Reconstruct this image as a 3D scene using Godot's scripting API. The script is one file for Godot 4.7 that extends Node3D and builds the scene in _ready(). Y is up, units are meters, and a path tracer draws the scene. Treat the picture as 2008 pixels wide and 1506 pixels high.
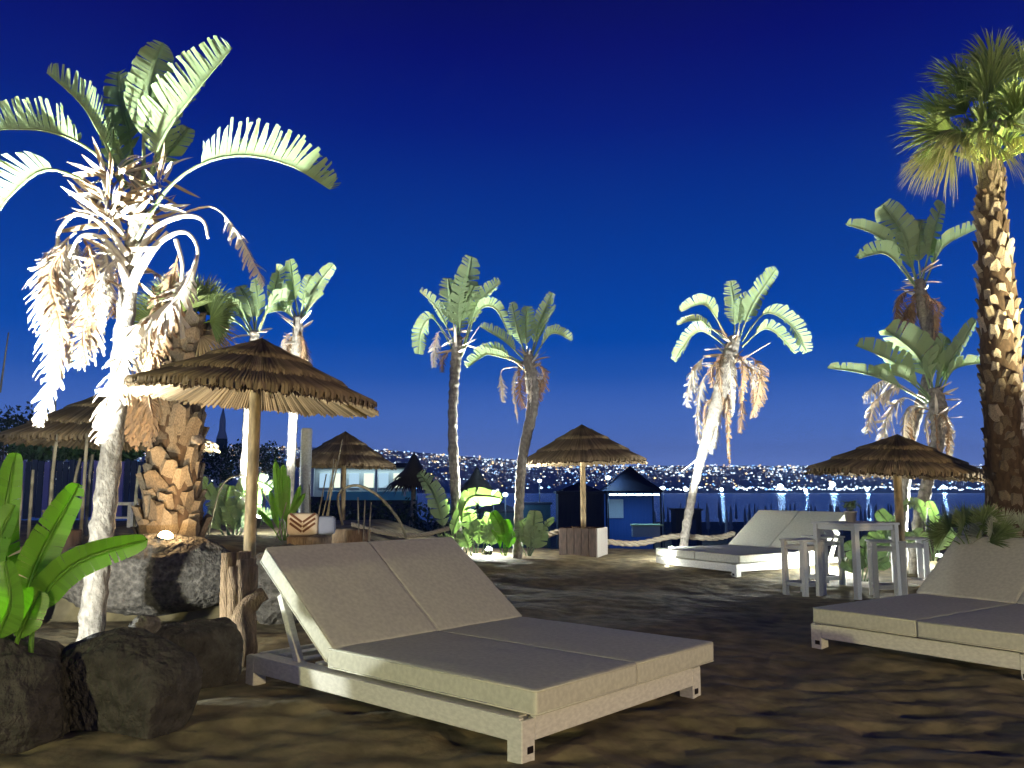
extends Node3D
# A beach lounge at night: daybeds on sand, floodlit palms, thatched parasols, a bay full of city lights behind.

var used := {}
var mats := {}
var tex := {}
var ground_noise := FastNoiseLite.new()
var ripple_noise := FastNoiseLite.new()
var cell_noise := FastNoiseLite.new()
var box_cache := {}


func lin(r: float, g: float, b: float) -> Color:
	return Color(r, g, b).linear_to_srgb()


func numbered(called: String) -> String:
	if not used.has(called):
		used[called] = 0
		return called
	used[called] += 1
	return "%s_%03d" % [called, used[called]]


func tag(o: Node, label: String, category: String, group := "", kind := "") -> void:
	if label:
		o.set_meta("label", label)
	if category:
		o.set_meta("category", category)
	if group:
		o.set_meta("group", group)
	if kind:
		o.set_meta("kind", kind)


func thing(called: String, label: String, category: String, at: Vector3, yaw := 0.0, group := "") -> Node3D:
	var o := Node3D.new()
	o.name = numbered(called)
	add_child(o)
	o.position = at
	o.rotation.y = yaw
	tag(o, label, category, group)
	return o


func part(called: String, m: Mesh, material: Material, parent: Node, at := Vector3.ZERO, turn := Vector3.ZERO) -> MeshInstance3D:
	var o := MeshInstance3D.new()
	o.name = called
	o.mesh = m
	o.material_override = material
	o.position = at
	o.rotation = turn
	parent.add_child(o, true)
	return o


func single(called: String, m: Mesh, material: Material, label: String, category: String, at := Vector3.ZERO, yaw := 0.0, group := "") -> MeshInstance3D:
	var o := MeshInstance3D.new()
	o.name = numbered(called)
	o.mesh = m
	o.material_override = material
	add_child(o)
	o.position = at
	o.rotation.y = yaw
	tag(o, label, category, group)
	return o


func struct(called: String, m: Mesh, material: Material, at := Vector3.ZERO) -> MeshInstance3D:
	var o := MeshInstance3D.new()
	o.name = numbered(called)
	o.mesh = m
	o.material_override = material
	add_child(o)
	o.position = at
	o.set_meta("kind", "structure")
	return o


func copy_of(o: Node3D, at: Vector3, yaw: float, label := "") -> Node3D:
	var c: Node3D = o.duplicate()
	var stem := str(o.name)
	c.name = numbered(stem)
	add_child(c)
	c.position = at
	c.rotation.y = yaw
	if label:
		c.set_meta("label", label)
	return c


# ---------- textures and materials
func noise_tex(key: String, freq: float, octaves: int, low: float, high: float, type := FastNoiseLite.TYPE_SIMPLEX_SMOOTH) -> NoiseTexture2D:
	if tex.has(key):
		return tex[key]
	var n := FastNoiseLite.new()
	n.seed = key.length() * 7 + 3
	n.noise_type = type
	n.frequency = freq
	n.fractal_octaves = octaves
	var t := NoiseTexture2D.new()
	t.width = 512
	t.height = 512
	t.seamless = true
	t.noise = n
	var g := Gradient.new()
	g.set_color(0, Color(low, low, low))
	g.set_color(1, Color(high, high, high))
	t.color_ramp = g
	tex[key] = t
	return t


func mat(key: String, c: Color, rough := 0.8, t: Texture2D = null, scale := Vector3.ONE, bump: Texture2D = null, cm := 0.0, spec := 0.4) -> StandardMaterial3D:
	if mats.has(key):
		return mats[key]
	var m := StandardMaterial3D.new()
	m.resource_name = key
	m.albedo_color = c
	m.roughness = rough
	m.metallic_specular = spec
	if t or bump:
		m.uv1_triplanar = true
		m.uv1_scale = scale
	if t:
		m.albedo_texture = t
	if bump:
		m.heightmap_enabled = true
		m.heightmap_texture = bump
		m.heightmap_scale = cm
	m.cull_mode = BaseMaterial3D.CULL_DISABLED
	mats[key] = m
	return m


func leafy(key: String, c: Color, back: Color, vertex := true) -> StandardMaterial3D:
	var m := mat(key, c, 0.5, null, Vector3.ONE, null, 0.0, 0.35)
	m.backlight_enabled = true
	m.backlight = back
	m.vertex_color_use_as_albedo = vertex
	return m


func glow(key: String, c: Color, strength: float) -> StandardMaterial3D:
	if mats.has(key):
		return mats[key]
	var m := StandardMaterial3D.new()
	m.resource_name = key
	m.albedo_color = Color(0.1, 0.1, 0.1)
	m.emission_enabled = true
	m.emission = c
	m.emission_energy_multiplier = strength
	mats[key] = m
	return m


# ---------- meshes
func grid(st: SurfaceTool, p: Array, cols: int, closed := false) -> void:
	# p: rows of equal length; triangles between them
	var base := 0
	for row in p:
		for v in row:
			st.add_vertex(v)
	for j in p.size() - 1:
		for i in (cols if closed else cols - 1):
			var a: int = base + j * cols + i
			var b: int = base + j * cols + (i + 1) % cols
			st.add_index(a)
			st.add_index(b)
			st.add_index(a + cols)
			st.add_index(b)
			st.add_index(b + cols)
			st.add_index(a + cols)


func tube(points: Array, radii: Array, sides := 8, wobble := 0.0, seed_of := 1) -> ArrayMesh:
	var st := SurfaceTool.new()
	st.begin(Mesh.PRIMITIVE_TRIANGLES)
	add_tube(st, points, radii, sides, wobble, seed_of)
	return finish(st)


func add_tube(st: SurfaceTool, points: Array, radii: Array, sides := 8, wobble := 0.0, seed_of := 1) -> void:
	var rng := RandomNumberGenerator.new()
	rng.seed = seed_of
	var n := points.size()
	var side := Vector3.RIGHT
	var rows := []
	for i in n:
		var t: Vector3 = (points[mini(i + 1, n - 1)] - points[maxi(i - 1, 0)]).normalized()
		if i == 0 and absf(t.dot(side)) > 0.9:
			side = Vector3.FORWARD
		side = (side - t * side.dot(t)).normalized()
		var up := t.cross(side)
		var row := []
		for k in sides:
			var a := TAU * k / sides
			var r: float = radii[i] * (1.0 + rng.randf_range(-wobble, wobble))
			row.append(points[i] + (side * cos(a) + up * sin(a)) * r)
		rows.append(row)
	for e in 2:
		var c: Vector3 = points[0] if e == 0 else points[n - 1]
		var ring: Array = rows[0] if e == 0 else rows[n - 1]
		for k in sides:
			var q1: Vector3 = ring[k]
			var q2: Vector3 = ring[(k + 1) % sides]
			st.add_vertex(c)
			st.add_vertex(q2 if e == 0 else q1)
			st.add_vertex(q1 if e == 0 else q2)
	for j in n - 1:
		for k in sides:
			var a0: Vector3 = rows[j][k]
			var a1: Vector3 = rows[j][(k + 1) % sides]
			var b0: Vector3 = rows[j + 1][k]
			var b1: Vector3 = rows[j + 1][(k + 1) % sides]
			for v in [a0, a1, b0, a1, b1, b0]:
				st.add_vertex(v)


func finish(st: SurfaceTool) -> ArrayMesh:
	st.generate_normals()
	st.index()
	return st.commit()


func curve(points: Array, n: int) -> Array:
	# Catmull-Rom through the points, n + 1 samples
	var out := []
	var m := points.size() - 1
	for i in n + 1:
		var s := float(i) / n * m
		var k := mini(int(s), m - 1)
		var t := s - k
		var a: Vector3 = points[maxi(k - 1, 0)]
		var b: Vector3 = points[k]
		var c: Vector3 = points[k + 1]
		var d: Vector3 = points[mini(k + 2, m)]
		out.append(b.cubic_interpolate(c, a, d, t))
	return out


func box(size: Vector3, r := 0.004) -> ArrayMesh:
	# a box with chamfered edges
	var key := "%s %s" % [size, r]
	if box_cache.has(key):
		return box_cache[key]
	var st := SurfaceTool.new()
	st.begin(Mesh.PRIMITIVE_TRIANGLES)
	add_box(st, size, r, Transform3D())
	var m := finish(st)
	box_cache[key] = m
	return m


func add_box(st: SurfaceTool, size: Vector3, r: float, tr: Transform3D) -> void:
	st.set_smooth_group(-1)
	var h := size / 2.0
	r = minf(r, minf(h.x, minf(h.y, h.z)) * 0.9)
	var faces := []
	for ax in 3:
		for s in [-1.0, 1.0]:
			var u := (ax + 1) % 3
			var w := (ax + 2) % 3
			var q := []
			for c in [[-1.0, -1.0], [1.0, -1.0], [1.0, 1.0], [-1.0, 1.0]]:
				var v := Vector3()
				v[ax] = s * h[ax]
				v[u] = c[0] * (h[u] - r)
				v[w] = c[1] * (h[w] - r)
				q.append(v)
			if s < 0:
				q.reverse()
			faces.append(q)
	for ax in 3:
		var u := (ax + 1) % 3
		var w := (ax + 2) % 3
		for su in [-1.0, 1.0]:
			for sw in [-1.0, 1.0]:
				var q := []
				for e in [[0, -1.0], [0, 1.0], [1, 1.0], [1, -1.0]]:
					var v := Vector3()
					v[ax] = e[1] * (h[ax] - r)
					v[u] = su * (h[u] if e[0] == 0 else h[u] - r)
					v[w] = sw * (h[w] - r if e[0] == 0 else h[w])
					q.append(v)
				if su * sw > 0:
					q.reverse()
				faces.append(q)
	for q in faces:
		for k in [0, 2, 1, 0, 3, 2]:
			st.add_vertex(tr * q[k])
	for sx in [-1.0, 1.0]:
		for sy in [-1.0, 1.0]:
			for sz in [-1.0, 1.0]:
				var a := Vector3(sx * h.x, sy * (h.y - r), sz * (h.z - r))
				var b := Vector3(sx * (h.x - r), sy * h.y, sz * (h.z - r))
				var c := Vector3(sx * (h.x - r), sy * (h.y - r), sz * h.z)
				var q := [a, b, c] if sx * sy * sz < 0 else [a, c, b]
				for v in q:
					st.add_vertex(tr * v)
	st.set_smooth_group(0)


func cushion(size: Vector3, r: float, puff: float, seed_of: int, crumple := 0.004) -> ArrayMesh:
	# an upholstered slab: rounded edges, a slightly puffed and creased surface
	var n := FastNoiseLite.new()
	n.seed = seed_of
	n.frequency = 2.2
	n.fractal_octaves = 3
	var st := SurfaceTool.new()
	st.begin(Mesh.PRIMITIVE_TRIANGLES)
	var h := size / 2.0
	for ax in 3:
		for s in [-1.0, 1.0]:
			var u := (ax + 1) % 3
			var w := (ax + 2) % 3
			var nu := clampi(int(size[u] / 0.035), 4, 36)
			var nw := clampi(int(size[w] / 0.035), 4, 36)
			var rows := []
			for j in nw + 1:
				var row := []
				for i in nu + 1:
					var v := Vector3()
					v[ax] = s * h[ax]
					v[u] = h[u] * sin((float(i) / nu - 0.5) * PI) if nu < 8 else h[u] * edge_bias(float(i) / nu)
					v[w] = h[w] * sin((float(j) / nw - 0.5) * PI) if nw < 8 else h[w] * edge_bias(float(j) / nw)
					var core := Vector3(clampf(v.x, -h.x + r, h.x - r), clampf(v.y, -h.y + r, h.y - r), clampf(v.z, -h.z + r, h.z - r))
					var d := v - core
					if d.length() > 0.00001:
						v = core + d.normalized() * r
					var dome := (1.0 - pow(absf(v.x) / h.x, 4)) * (1.0 - pow(absf(v.z) / h.z, 4))
					v.y += signf(v.y) * puff * dome * (0.5 + 0.5 * absf(v.y) / h.y)
					v += d.normalized() * n.get_noise_3dv(v * 1.6) * crumple
					row.append(v)
				rows.append(row)
			for j in nw:
				for i in nu:
					var q := [rows[j][i], rows[j][i + 1], rows[j + 1][i + 1], rows[j + 1][i]]
					if s < 0:
						q.reverse()
					for k in [0, 2, 1, 0, 3, 2]:
						st.add_vertex(q[k])
	return finish(st)


func edge_bias(t: float) -> float:
	var x := t * 2.0 - 1.0
	return signf(x) * (1.0 - pow(1.0 - absf(x), 1.5))


func lathe(profile: Array, seg := 16, wobble := 0.0, seed_of := 1) -> ArrayMesh:
	# profile: [radius, height] pairs from the bottom up
	var rng := RandomNumberGenerator.new()
	rng.seed = seed_of
	var st := SurfaceTool.new()
	st.begin(Mesh.PRIMITIVE_TRIANGLES)
	var rows := []
	for p in profile:
		var row := []
		for k in seg:
			var a := TAU * k / seg
			var r: float = p[0] * (1.0 + rng.randf_range(-wobble, wobble))
			row.append(Vector3(cos(a) * r, p[1], sin(a) * r))
		rows.append(row)
	for j in rows.size() - 1:
		for k in seg:
			var q := [rows[j][k], rows[j][(k + 1) % seg], rows[j + 1][(k + 1) % seg], rows[j + 1][k]]
			for i in [0, 1, 2, 0, 2, 3]:
				st.add_vertex(q[i])
	return finish(st)


func rock(size: Vector3, seed_of: int, cuts: int, rough: float, flat := 0.82) -> ArrayMesh:
	# a boulder: a sphere shaved by random planes, then roughened
	var rng := RandomNumberGenerator.new()
	rng.seed = seed_of
	var planes := []
	for i in cuts:
		var d := Vector3(rng.randfn(), rng.randfn() * 0.8, rng.randfn()).normalized()
		planes.append([d, rng.randf_range(flat - 0.16, flat + 0.1)])
	var n := FastNoiseLite.new()
	n.seed = seed_of
	n.frequency = 1.4
	n.fractal_octaves = 5
	var st := SurfaceTool.new()
	st.begin(Mesh.PRIMITIVE_TRIANGLES)
	var rows := []
	var ns := 64
	var nt := 40
	for j in nt + 1:
		var row := []
		for i in ns:
			var a := TAU * i / ns
			var b := PI * j / nt
			var v := Vector3(sin(b) * cos(a), cos(b), sin(b) * sin(a))
			for p in planes:
				var over: float = v.dot(p[0]) - p[1]
				if over > 0:
					v -= p[0] * over * 0.92
			v *= 1.0 + n.get_noise_3dv(v * 1.5) * rough + n.get_noise_3dv(v * 6.0 + Vector3(9, 2, 4)) * rough * 0.35
			row.append(v * size)
		rows.append(row)
	for j in nt:
		for i in ns:
			var q := [rows[j][i], rows[j][(i + 1) % ns], rows[j + 1][(i + 1) % ns], rows[j + 1][i]]
			for k in [0, 2, 1, 0, 3, 2]:
				st.add_vertex(q[k])
	return finish(st)


# ---------- plants
func perp(v: Vector3, t: Vector3) -> Vector3:
	return (v - t * v.dot(t)).normalized()


func leaf_mesh(points: Array, petiole: float, width: float, side_a: Vector3, side_b: Vector3, strips: int, gap: float, droop: float, seed_of: int, stalk: float, tone: Color, rib_tone: Color, slant := 0.35, point := 0.0) -> ArrayMesh:
	# a paddle leaf on a stalk: a rib and two halves torn into strips. side_a and side_b say where the halves point.
	var rng := RandomNumberGenerator.new()
	rng.seed = seed_of
	var st := SurfaceTool.new()
	st.begin(Mesh.PRIMITIVE_TRIANGLES)
	var c := curve(points, 48)
	var radii := []
	for i in c.size():
		radii.append(stalk * lerpf(1.0, 0.18, float(i) / 48.0))
	st.set_color(rib_tone)
	var rib := []
	var rib_r := []
	for i in range(0, 49, 3):
		rib.append(c[i])
		rib_r.append(radii[i])
	add_tube(st, rib, rib_r, 5)
	for half in 2:
		var side := side_a if half == 0 else side_b
		if side.length() < 0.01:
			continue
		var tear := 0.0
		for k in strips:
			var u0 := float(k) / strips
			var u1 := float(k + 1) / strips
			var torn := rng.randf() < gap * 2.2
			var cut0 := tear
			var cut1 := rng.randf_range(0.25, 0.6) if torn else rng.randf_range(0.0, 0.06)
			tear = cut1 if torn else 0.0
			var swing := rng.randf_range(-1.0, 1.0) * gap * 0.55
			var long := rng.randf_range(1.0 - gap * 0.6, 1.0)
			var hang := droop * (rng.randf_range(0.2, 1.9) if gap > 0.5 else 1.0)
			var twist := rng.randf_range(-1.0, 1.0) * gap * 0.5
			var shade := rng.randf_range(0.82, 1.12)
			st.set_color(Color(tone.r * shade, tone.g * shade, tone.b * shade))
			var last := []
			var steps := 4
			for m in steps + 1:
				var f := float(m) / steps
				var pair := []
				for e in 2:
					var u := u0 if e == 0 else u1
					var x := (petiole + (1.0 - petiole) * u) * 48.0
					var i0 := mini(int(x), 47)
					var p: Vector3 = c[i0].lerp(c[i0 + 1], x - i0)
					var t: Vector3 = (c[mini(i0 + 2, 48)] - c[maxi(i0 - 1, 0)]).normalized()
					var w := width * pow(clampf(u * 5.0 + 0.06, 0.0, 1.0), 0.55) * pow(maxf(0.0, 1.0 - pow(u, 3.2 - point * 2.0)), 0.5 + point * 0.3) * long
					var s := perp(side + Vector3(0, swing * 0.6, swing * 0.5), t)
					var squeeze := (cut0 if e == 0 else -cut1) * f * (u1 - u0) * 0.5
					x = clampf((petiole + (1.0 - petiole) * (u + squeeze)) * 48.0, 0.0, 47.99)
					i0 = int(x)
					p = c[i0].lerp(c[i0 + 1], x - i0)
					var v: Vector3 = p + s * (w * f) + t * (w * f * (slant + swing * 0.25))
					v.y -= hang * w * f * f
					v += t * (twist * w * f * f) + side.cross(t) * ((0.06 if e == 0 else -0.06) * w * f * gap)
					pair.append(v)
				if m > 0:
					for v in [last[0], last[1], pair[0], last[1], pair[1], pair[0]]:
						st.add_vertex(v)
				last = pair
	return finish(st)


func fan_mesh(start: Vector3, hub: Vector3, out: Vector3, face: Vector3, radius: float, blades: int, spread: float, droop: float, seed_of: int, tone: Color, tip_tone: Color, stalk := 0.02) -> ArrayMesh:
	# a fan-palm leaf: a stalk and narrow folded blades that spread from a hub
	var rng := RandomNumberGenerator.new()
	rng.seed = seed_of
	var st := SurfaceTool.new()
	st.begin(Mesh.PRIMITIVE_TRIANGLES)
	st.set_color(Color(tone.r * 1.2, tone.g * 1.2, tone.b))
	add_tube(st, [start, start.lerp(hub, 0.5) + Vector3(0, 0.02, 0), hub], [stalk, stalk * 0.7, stalk * 0.5], 5)
	out = out.normalized()
	face = perp(face, out)
	var across := out.cross(face)
	for k in blades:
		var a := (float(k) / (blades - 1) - 0.5) * spread + rng.randf_range(-0.03, 0.03)
		var d := (out * cos(a) + across * sin(a)).normalized()
		var w := (across * cos(a) - out * sin(a)).normalized()
		var long := radius * (0.78 + 0.22 * cos(a)) * rng.randf_range(0.86, 1.05)
		var half := radius * spread / blades * 0.36
		var pts := []
		var bend := face * rng.randf_range(-0.08, 0.08)
		for m in 6:
			var f := m / 5.0
			var p := hub + (d + bend * f) * long * f
			p.y -= droop * long * f * f * rng.randf_range(0.85, 1.15)
			var ww := half * (0.25 + 1.1 * f if f < 0.55 else maxf(0.02, 1.9 * (1.0 - f)))
			pts.append([p - w * ww, p + face * ww * 0.55, p + w * ww])
		var shade := rng.randf_range(0.75, 1.2)
		for m in 5:
			var c0 := tone.lerp(tip_tone, m / 5.0)
			st.set_color(Color(c0.r * shade, c0.g * shade, c0.b * shade))
			for e in 2:
				for v in [pts[m][e], pts[m][e + 1], pts[m + 1][e], pts[m][e + 1], pts[m + 1][e + 1], pts[m + 1][e]]:
					st.add_vertex(v)
	return finish(st)


func trunk_mesh(points: Array, radii: Array, rings: int, seed_of: int) -> ArrayMesh:
	# a ringed stem
	var rng := RandomNumberGenerator.new()
	rng.seed = seed_of
	var n := rings * 3
	var c := curve(points, n)
	var r := []
	for i in n + 1:
		var s := float(i) / n * (radii.size() - 1)
		var k := mini(int(s), radii.size() - 2)
		var base: float = lerpf(radii[k], radii[k + 1], s - k)
		r.append(base * ([0.95, 1.0, 1.07][i % 3]) * rng.randf_range(0.96, 1.04))
		c[i] += Vector3(rng.randf_range(-1, 1), 0, rng.randf_range(-1, 1)) * base * 0.05
	return tube(c, r, 14, 0.05, seed_of)


func tree_leaf(tree: Node3D, points: Array, width: float, side_a: Vector3, side_b: Vector3, m: Material, seed_of: int, petiole := 0.3, strips := 14, gap := 0.16, droop := 0.12, tone := Color(1, 1, 1), stalk := 0.022) -> void:
	part("leaf", leaf_mesh(points, petiole, width, side_a, side_b, strips, gap, droop, seed_of, stalk, tone, Color(tone.r * 1.15, tone.g * 1.1, tone.b * 1.0)), m, tree)


func dead_leaf(tree: Node3D, points: Array, width: float, m: Material, seed_of: int, strips := 26, petiole := 0.25, stalk := 0.014) -> void:
	var rng := RandomNumberGenerator.new()
	rng.seed = seed_of
	var a := Vector3(rng.randf_range(-1.0, -0.5), -0.6, rng.randf_range(0.1, 0.8))
	var b := Vector3(rng.randf_range(0.4, 1.0), -0.6, rng.randf_range(-0.6, 0.5))
	part("dead_leaf", leaf_mesh(points, petiole, width, a, b, strips, 0.85, 0.5, seed_of, stalk, Color(1, 1, 1), Color(1.1, 1.1, 1.05), 0.55, 0.4), m, tree)


func skirt(tree: Node3D, top: Vector3, count: int, reach: float, length: float, width: float, m: Array, seed_of: int) -> void:
	# old leaves that bend over and hang round the stem below the crown
	var rng := RandomNumberGenerator.new()
	rng.seed = seed_of
	for i in count:
		var a := TAU * (i + rng.randf_range(-0.9, 0.9)) / count
		var out := Vector3(cos(a), 0, sin(a)) * reach * rng.randf_range(0.35, 1.4)
		var long := length * rng.randf_range(0.4, 1.3)
		var start := top + Vector3(0, rng.randf_range(-0.25, 0.05), 0)
		dead_leaf(tree, [start, start + out * 0.6 + Vector3(0, 0.05, 0), start + out + Vector3(0, -0.25 * long, 0), start + out * rng.randf_range(0.6, 1.05) + Vector3(0, -long, 0)], width * rng.randf_range(0.45, 1.1), m[i % m.size()], seed_of * 40 + i, 26, 0.28, 0.012)


func dry_stalk(tree: Node3D, points: Array, r: float, m: Material) -> void:
	var c := curve(points, 18)
	var radii := []
	for i in c.size():
		radii.append(r * lerpf(1.0, 0.45, i / 18.0))
	part("dry_stalk", tube(c, radii, 6, 0.1, int(r * 9000)), m, tree)


func bracts(tree: Node3D, centre: Vector3, spread: Vector3, count: int, length: float, m: Array, seed_of: int) -> void:
	# dry, pointed sheaths that stand out round the crown
	var rng := RandomNumberGenerator.new()
	rng.seed = seed_of
	var shapes := []
	for k in 4:
		var st := SurfaceTool.new()
		st.begin(Mesh.PRIMITIVE_TRIANGLES)
		var last := []
		for j in 6:
			var f := j / 5.0
			var w := 0.075 * (0.5 + f * 1.1) * (1.0 - f * f)
			var y := f
			var bow := 0.12 * sin(f * 3.0 + k) * (1.0 - 0.3 * k)
			var row := [Vector3(-w, y, bow), Vector3(0, y, bow - 0.5 * w), Vector3(w, y, bow)]
			if j:
				for e in 2:
					for v in [last[e], last[e + 1], row[e], last[e + 1], row[e + 1], row[e]]:
						st.add_vertex(v)
			last = row
		shapes.append(finish(st))
	for i in count:
		var d := Vector3(rng.randfn(), rng.randf_range(-0.5, 1.1), rng.randfn()).normalized()
		var o := part("dry_bract", shapes[i % 4], m[rng.randi() % m.size()], tree, centre + d * spread * rng.randf_range(0.05, 0.45) + Vector3(0, rng.randf_range(-1, 1) * spread.y, 0))
		var b := Basis.looking_at(perp(Vector3(rng.randfn(), rng.randfn(), rng.randfn()), d), d)
		o.basis = b.scaled(Vector3.ONE * length * rng.randf_range(0.7, 1.6))


func boots(tree: Node3D, path: Array, radii: Array, count: int, size: float, m: Array, seed_of: int) -> void:
	# stubs of cut fronds that wrap a palm trunk in a spiral
	var rng := RandomNumberGenerator.new()
	rng.seed = seed_of
	var shapes := []
	for k in 5:
		var st := SurfaceTool.new()
		st.begin(Mesh.PRIMITIVE_TRIANGLES)
		st.set_smooth_group(-1)
		var lean := rng.randf_range(0.1, 0.26)
		var tall := rng.randf_range(0.85, 1.25)
		var cut := rng.randf_range(-0.18, 0.18)
		var rows := []
		for j in 4:
			var f := j / 3.0
			var w := lerpf(0.62, 0.3, f) * rng.randf_range(0.9, 1.1)
			var z := lean * f * f + 0.03
			var y := f * tall
			rows.append([Vector3(-w, y, z - 0.1), Vector3(-w * 0.5, y + cut * f, z + 0.09), Vector3(w * 0.5, y - cut * f, z + 0.1), Vector3(w, y, z - 0.1), Vector3(0, y, z - 0.2)])
		for j in 3:
			for e in 5:
				var e1 := (e + 1) % 5
				for v in [rows[j][e], rows[j + 1][e], rows[j][e1], rows[j][e1], rows[j + 1][e], rows[j + 1][e1]]:
					st.add_vertex(v)
		for e in 5:
			for v in [rows[3][e], Vector3(0, tall, lean - 0.02), rows[3][(e + 1) % 5]]:
				st.add_vertex(v)
		shapes.append(finish(st))
	var n := path.size() - 1
	for i in count:
		var f := (i + 0.5) / count
		var s := f * n
		var k := mini(int(s), n - 1)
		var p: Vector3 = path[k].lerp(path[k + 1], s - k)
		var r: float = lerpf(radii[k], radii[k + 1], s - k)
		var a := i * 2.39996 + rng.randf_range(-0.2, 0.2)
		var o := part("frond_stub", shapes[i % 5], m[rng.randi() % m.size()], tree, p + Vector3(sin(a), 0, cos(a)) * r * 0.88)
		o.rotation = Vector3(rng.randf_range(-0.1, 0.25), a, rng.randf_range(-0.3, 0.3))
		o.scale = Vector3.ONE * size * rng.randf_range(0.8, 1.2)


func parasol(called: String, label: String, at: Vector3, radius: float, eave: float, apex: float, tilt: Vector3, ribs: bool, seed_of: int, group := "thatched parasols", foot := 0.35, pole_r := 0.05) -> Node3D:
	var t := thing(called, label, "parasol", at, 0.0, group)
	part("pole", tube(curve([Vector3(0, -foot, 0), Vector3(0, eave * 0.5, 0), Vector3(0, apex - 0.08, 0)], 8), [pole_r, pole_r, pole_r, pole_r, pole_r, pole_r, pole_r, pole_r, pole_r * 0.9], 12, 0.02), mats["pole_wood"], t)
	var roof := Node3D.new()
	roof.name = "roof"
	t.add_child(roof)
	roof.position = Vector3(0, eave, 0)
	roof.rotation = tilt
	var h := apex - eave
	var tiers := [[0.34, 1.0, 0.0, 0.645], [0.16, 0.735, 0.268, 0.86], [0.0, 0.43, 0.58, 1.0]]
	for k in 3:
		var tier: Array = tiers[k]
		part("thatch_tier", thatch(radius * tier[0], h * tier[3], radius * tier[1], h * tier[2], 260 if ribs else 150, seed_of + k, radius), mats["thatch"], roof)
	if ribs:
		for i in 8:
			var a := TAU * (i + 0.3) / 8
			part("rib", tube([Vector3(0, h * 0.72, 0), Vector3(cos(a) * radius * 0.88, 0.03, sin(a) * radius * 0.88)], [0.016, 0.012], 6), mats["pole_wood"], roof)
	return t


func thatch(r0: float, y0: float, r1: float, y1: float, reeds: int, seed_of: int, radius: float) -> ArrayMesh:
	# one tier: bundles of reed with an upper and a lower face, uneven at the lower edge
	var rng := RandomNumberGenerator.new()
	rng.seed = seed_of
	var st := SurfaceTool.new()
	st.begin(Mesh.PRIMITIVE_TRIANGLES)
	var thick := 0.045
	for i in reeds:
		var a0 := TAU * i / reeds
		var a1 := TAU * (i + 1.06) / reeds
		var am := (a0 + a1) / 2.0 + rng.randf_range(-0.003, 0.003)
		var long := rng.randf_range(0.97, 1.035) if rng.randf() < 0.8 else rng.randf_range(0.94, 1.06)
		var lift := rng.randf_range(0.0, 0.016)
		var shade := rng.randf_range(0.6, 1.25)
		for layer in 2:
			var off := -thick * layer - (0.012 * rng.randf() if layer else 0.0)
			var c := Color(0.23, 0.168, 0.098)
			st.set_color(Color(c.r * shade, c.g * shade, c.b * shade))
			var steps := 4
			var last := []
			for m in steps + 1:
				var f := float(m) / steps
				var r := lerpf(r0, r0 + (r1 - r0) * long * (1.0 if layer == 0 else 1.03), f)
				var y := lerpf(y0, y0 + (y1 - y0) * long, f) + off - 0.02 * sin(f * PI) * (r1 - r0)
				var ridge := (lift + 0.006) * (1.0 if layer == 0 else -1.0) * (0.4 + f)
				var row := [Vector3(cos(a0) * r, y, sin(a0) * r), Vector3(cos(am) * r, y + ridge, sin(am) * r), Vector3(cos(a1) * r, y, sin(a1) * r)]
				if m:
					for e in 2:
						var q := [last[e], last[e + 1], row[e], last[e + 1], row[e + 1], row[e]]
						if layer:
							q.reverse()
						for v in q:
							st.add_vertex(v)
				last = row
			if layer == 0:
				st.set_color(Color(0.23 * shade, 0.168 * shade, 0.098 * shade))
				var drop := Vector3(0, -thick * rng.randf_range(0.9, 1.7), 0)
				for e in 2:
					for v in [last[e], last[e + 1], last[e] + drop, last[e + 1], last[e + 1] + drop, last[e] + drop]:
						st.add_vertex(v)
	return finish(st)


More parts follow.
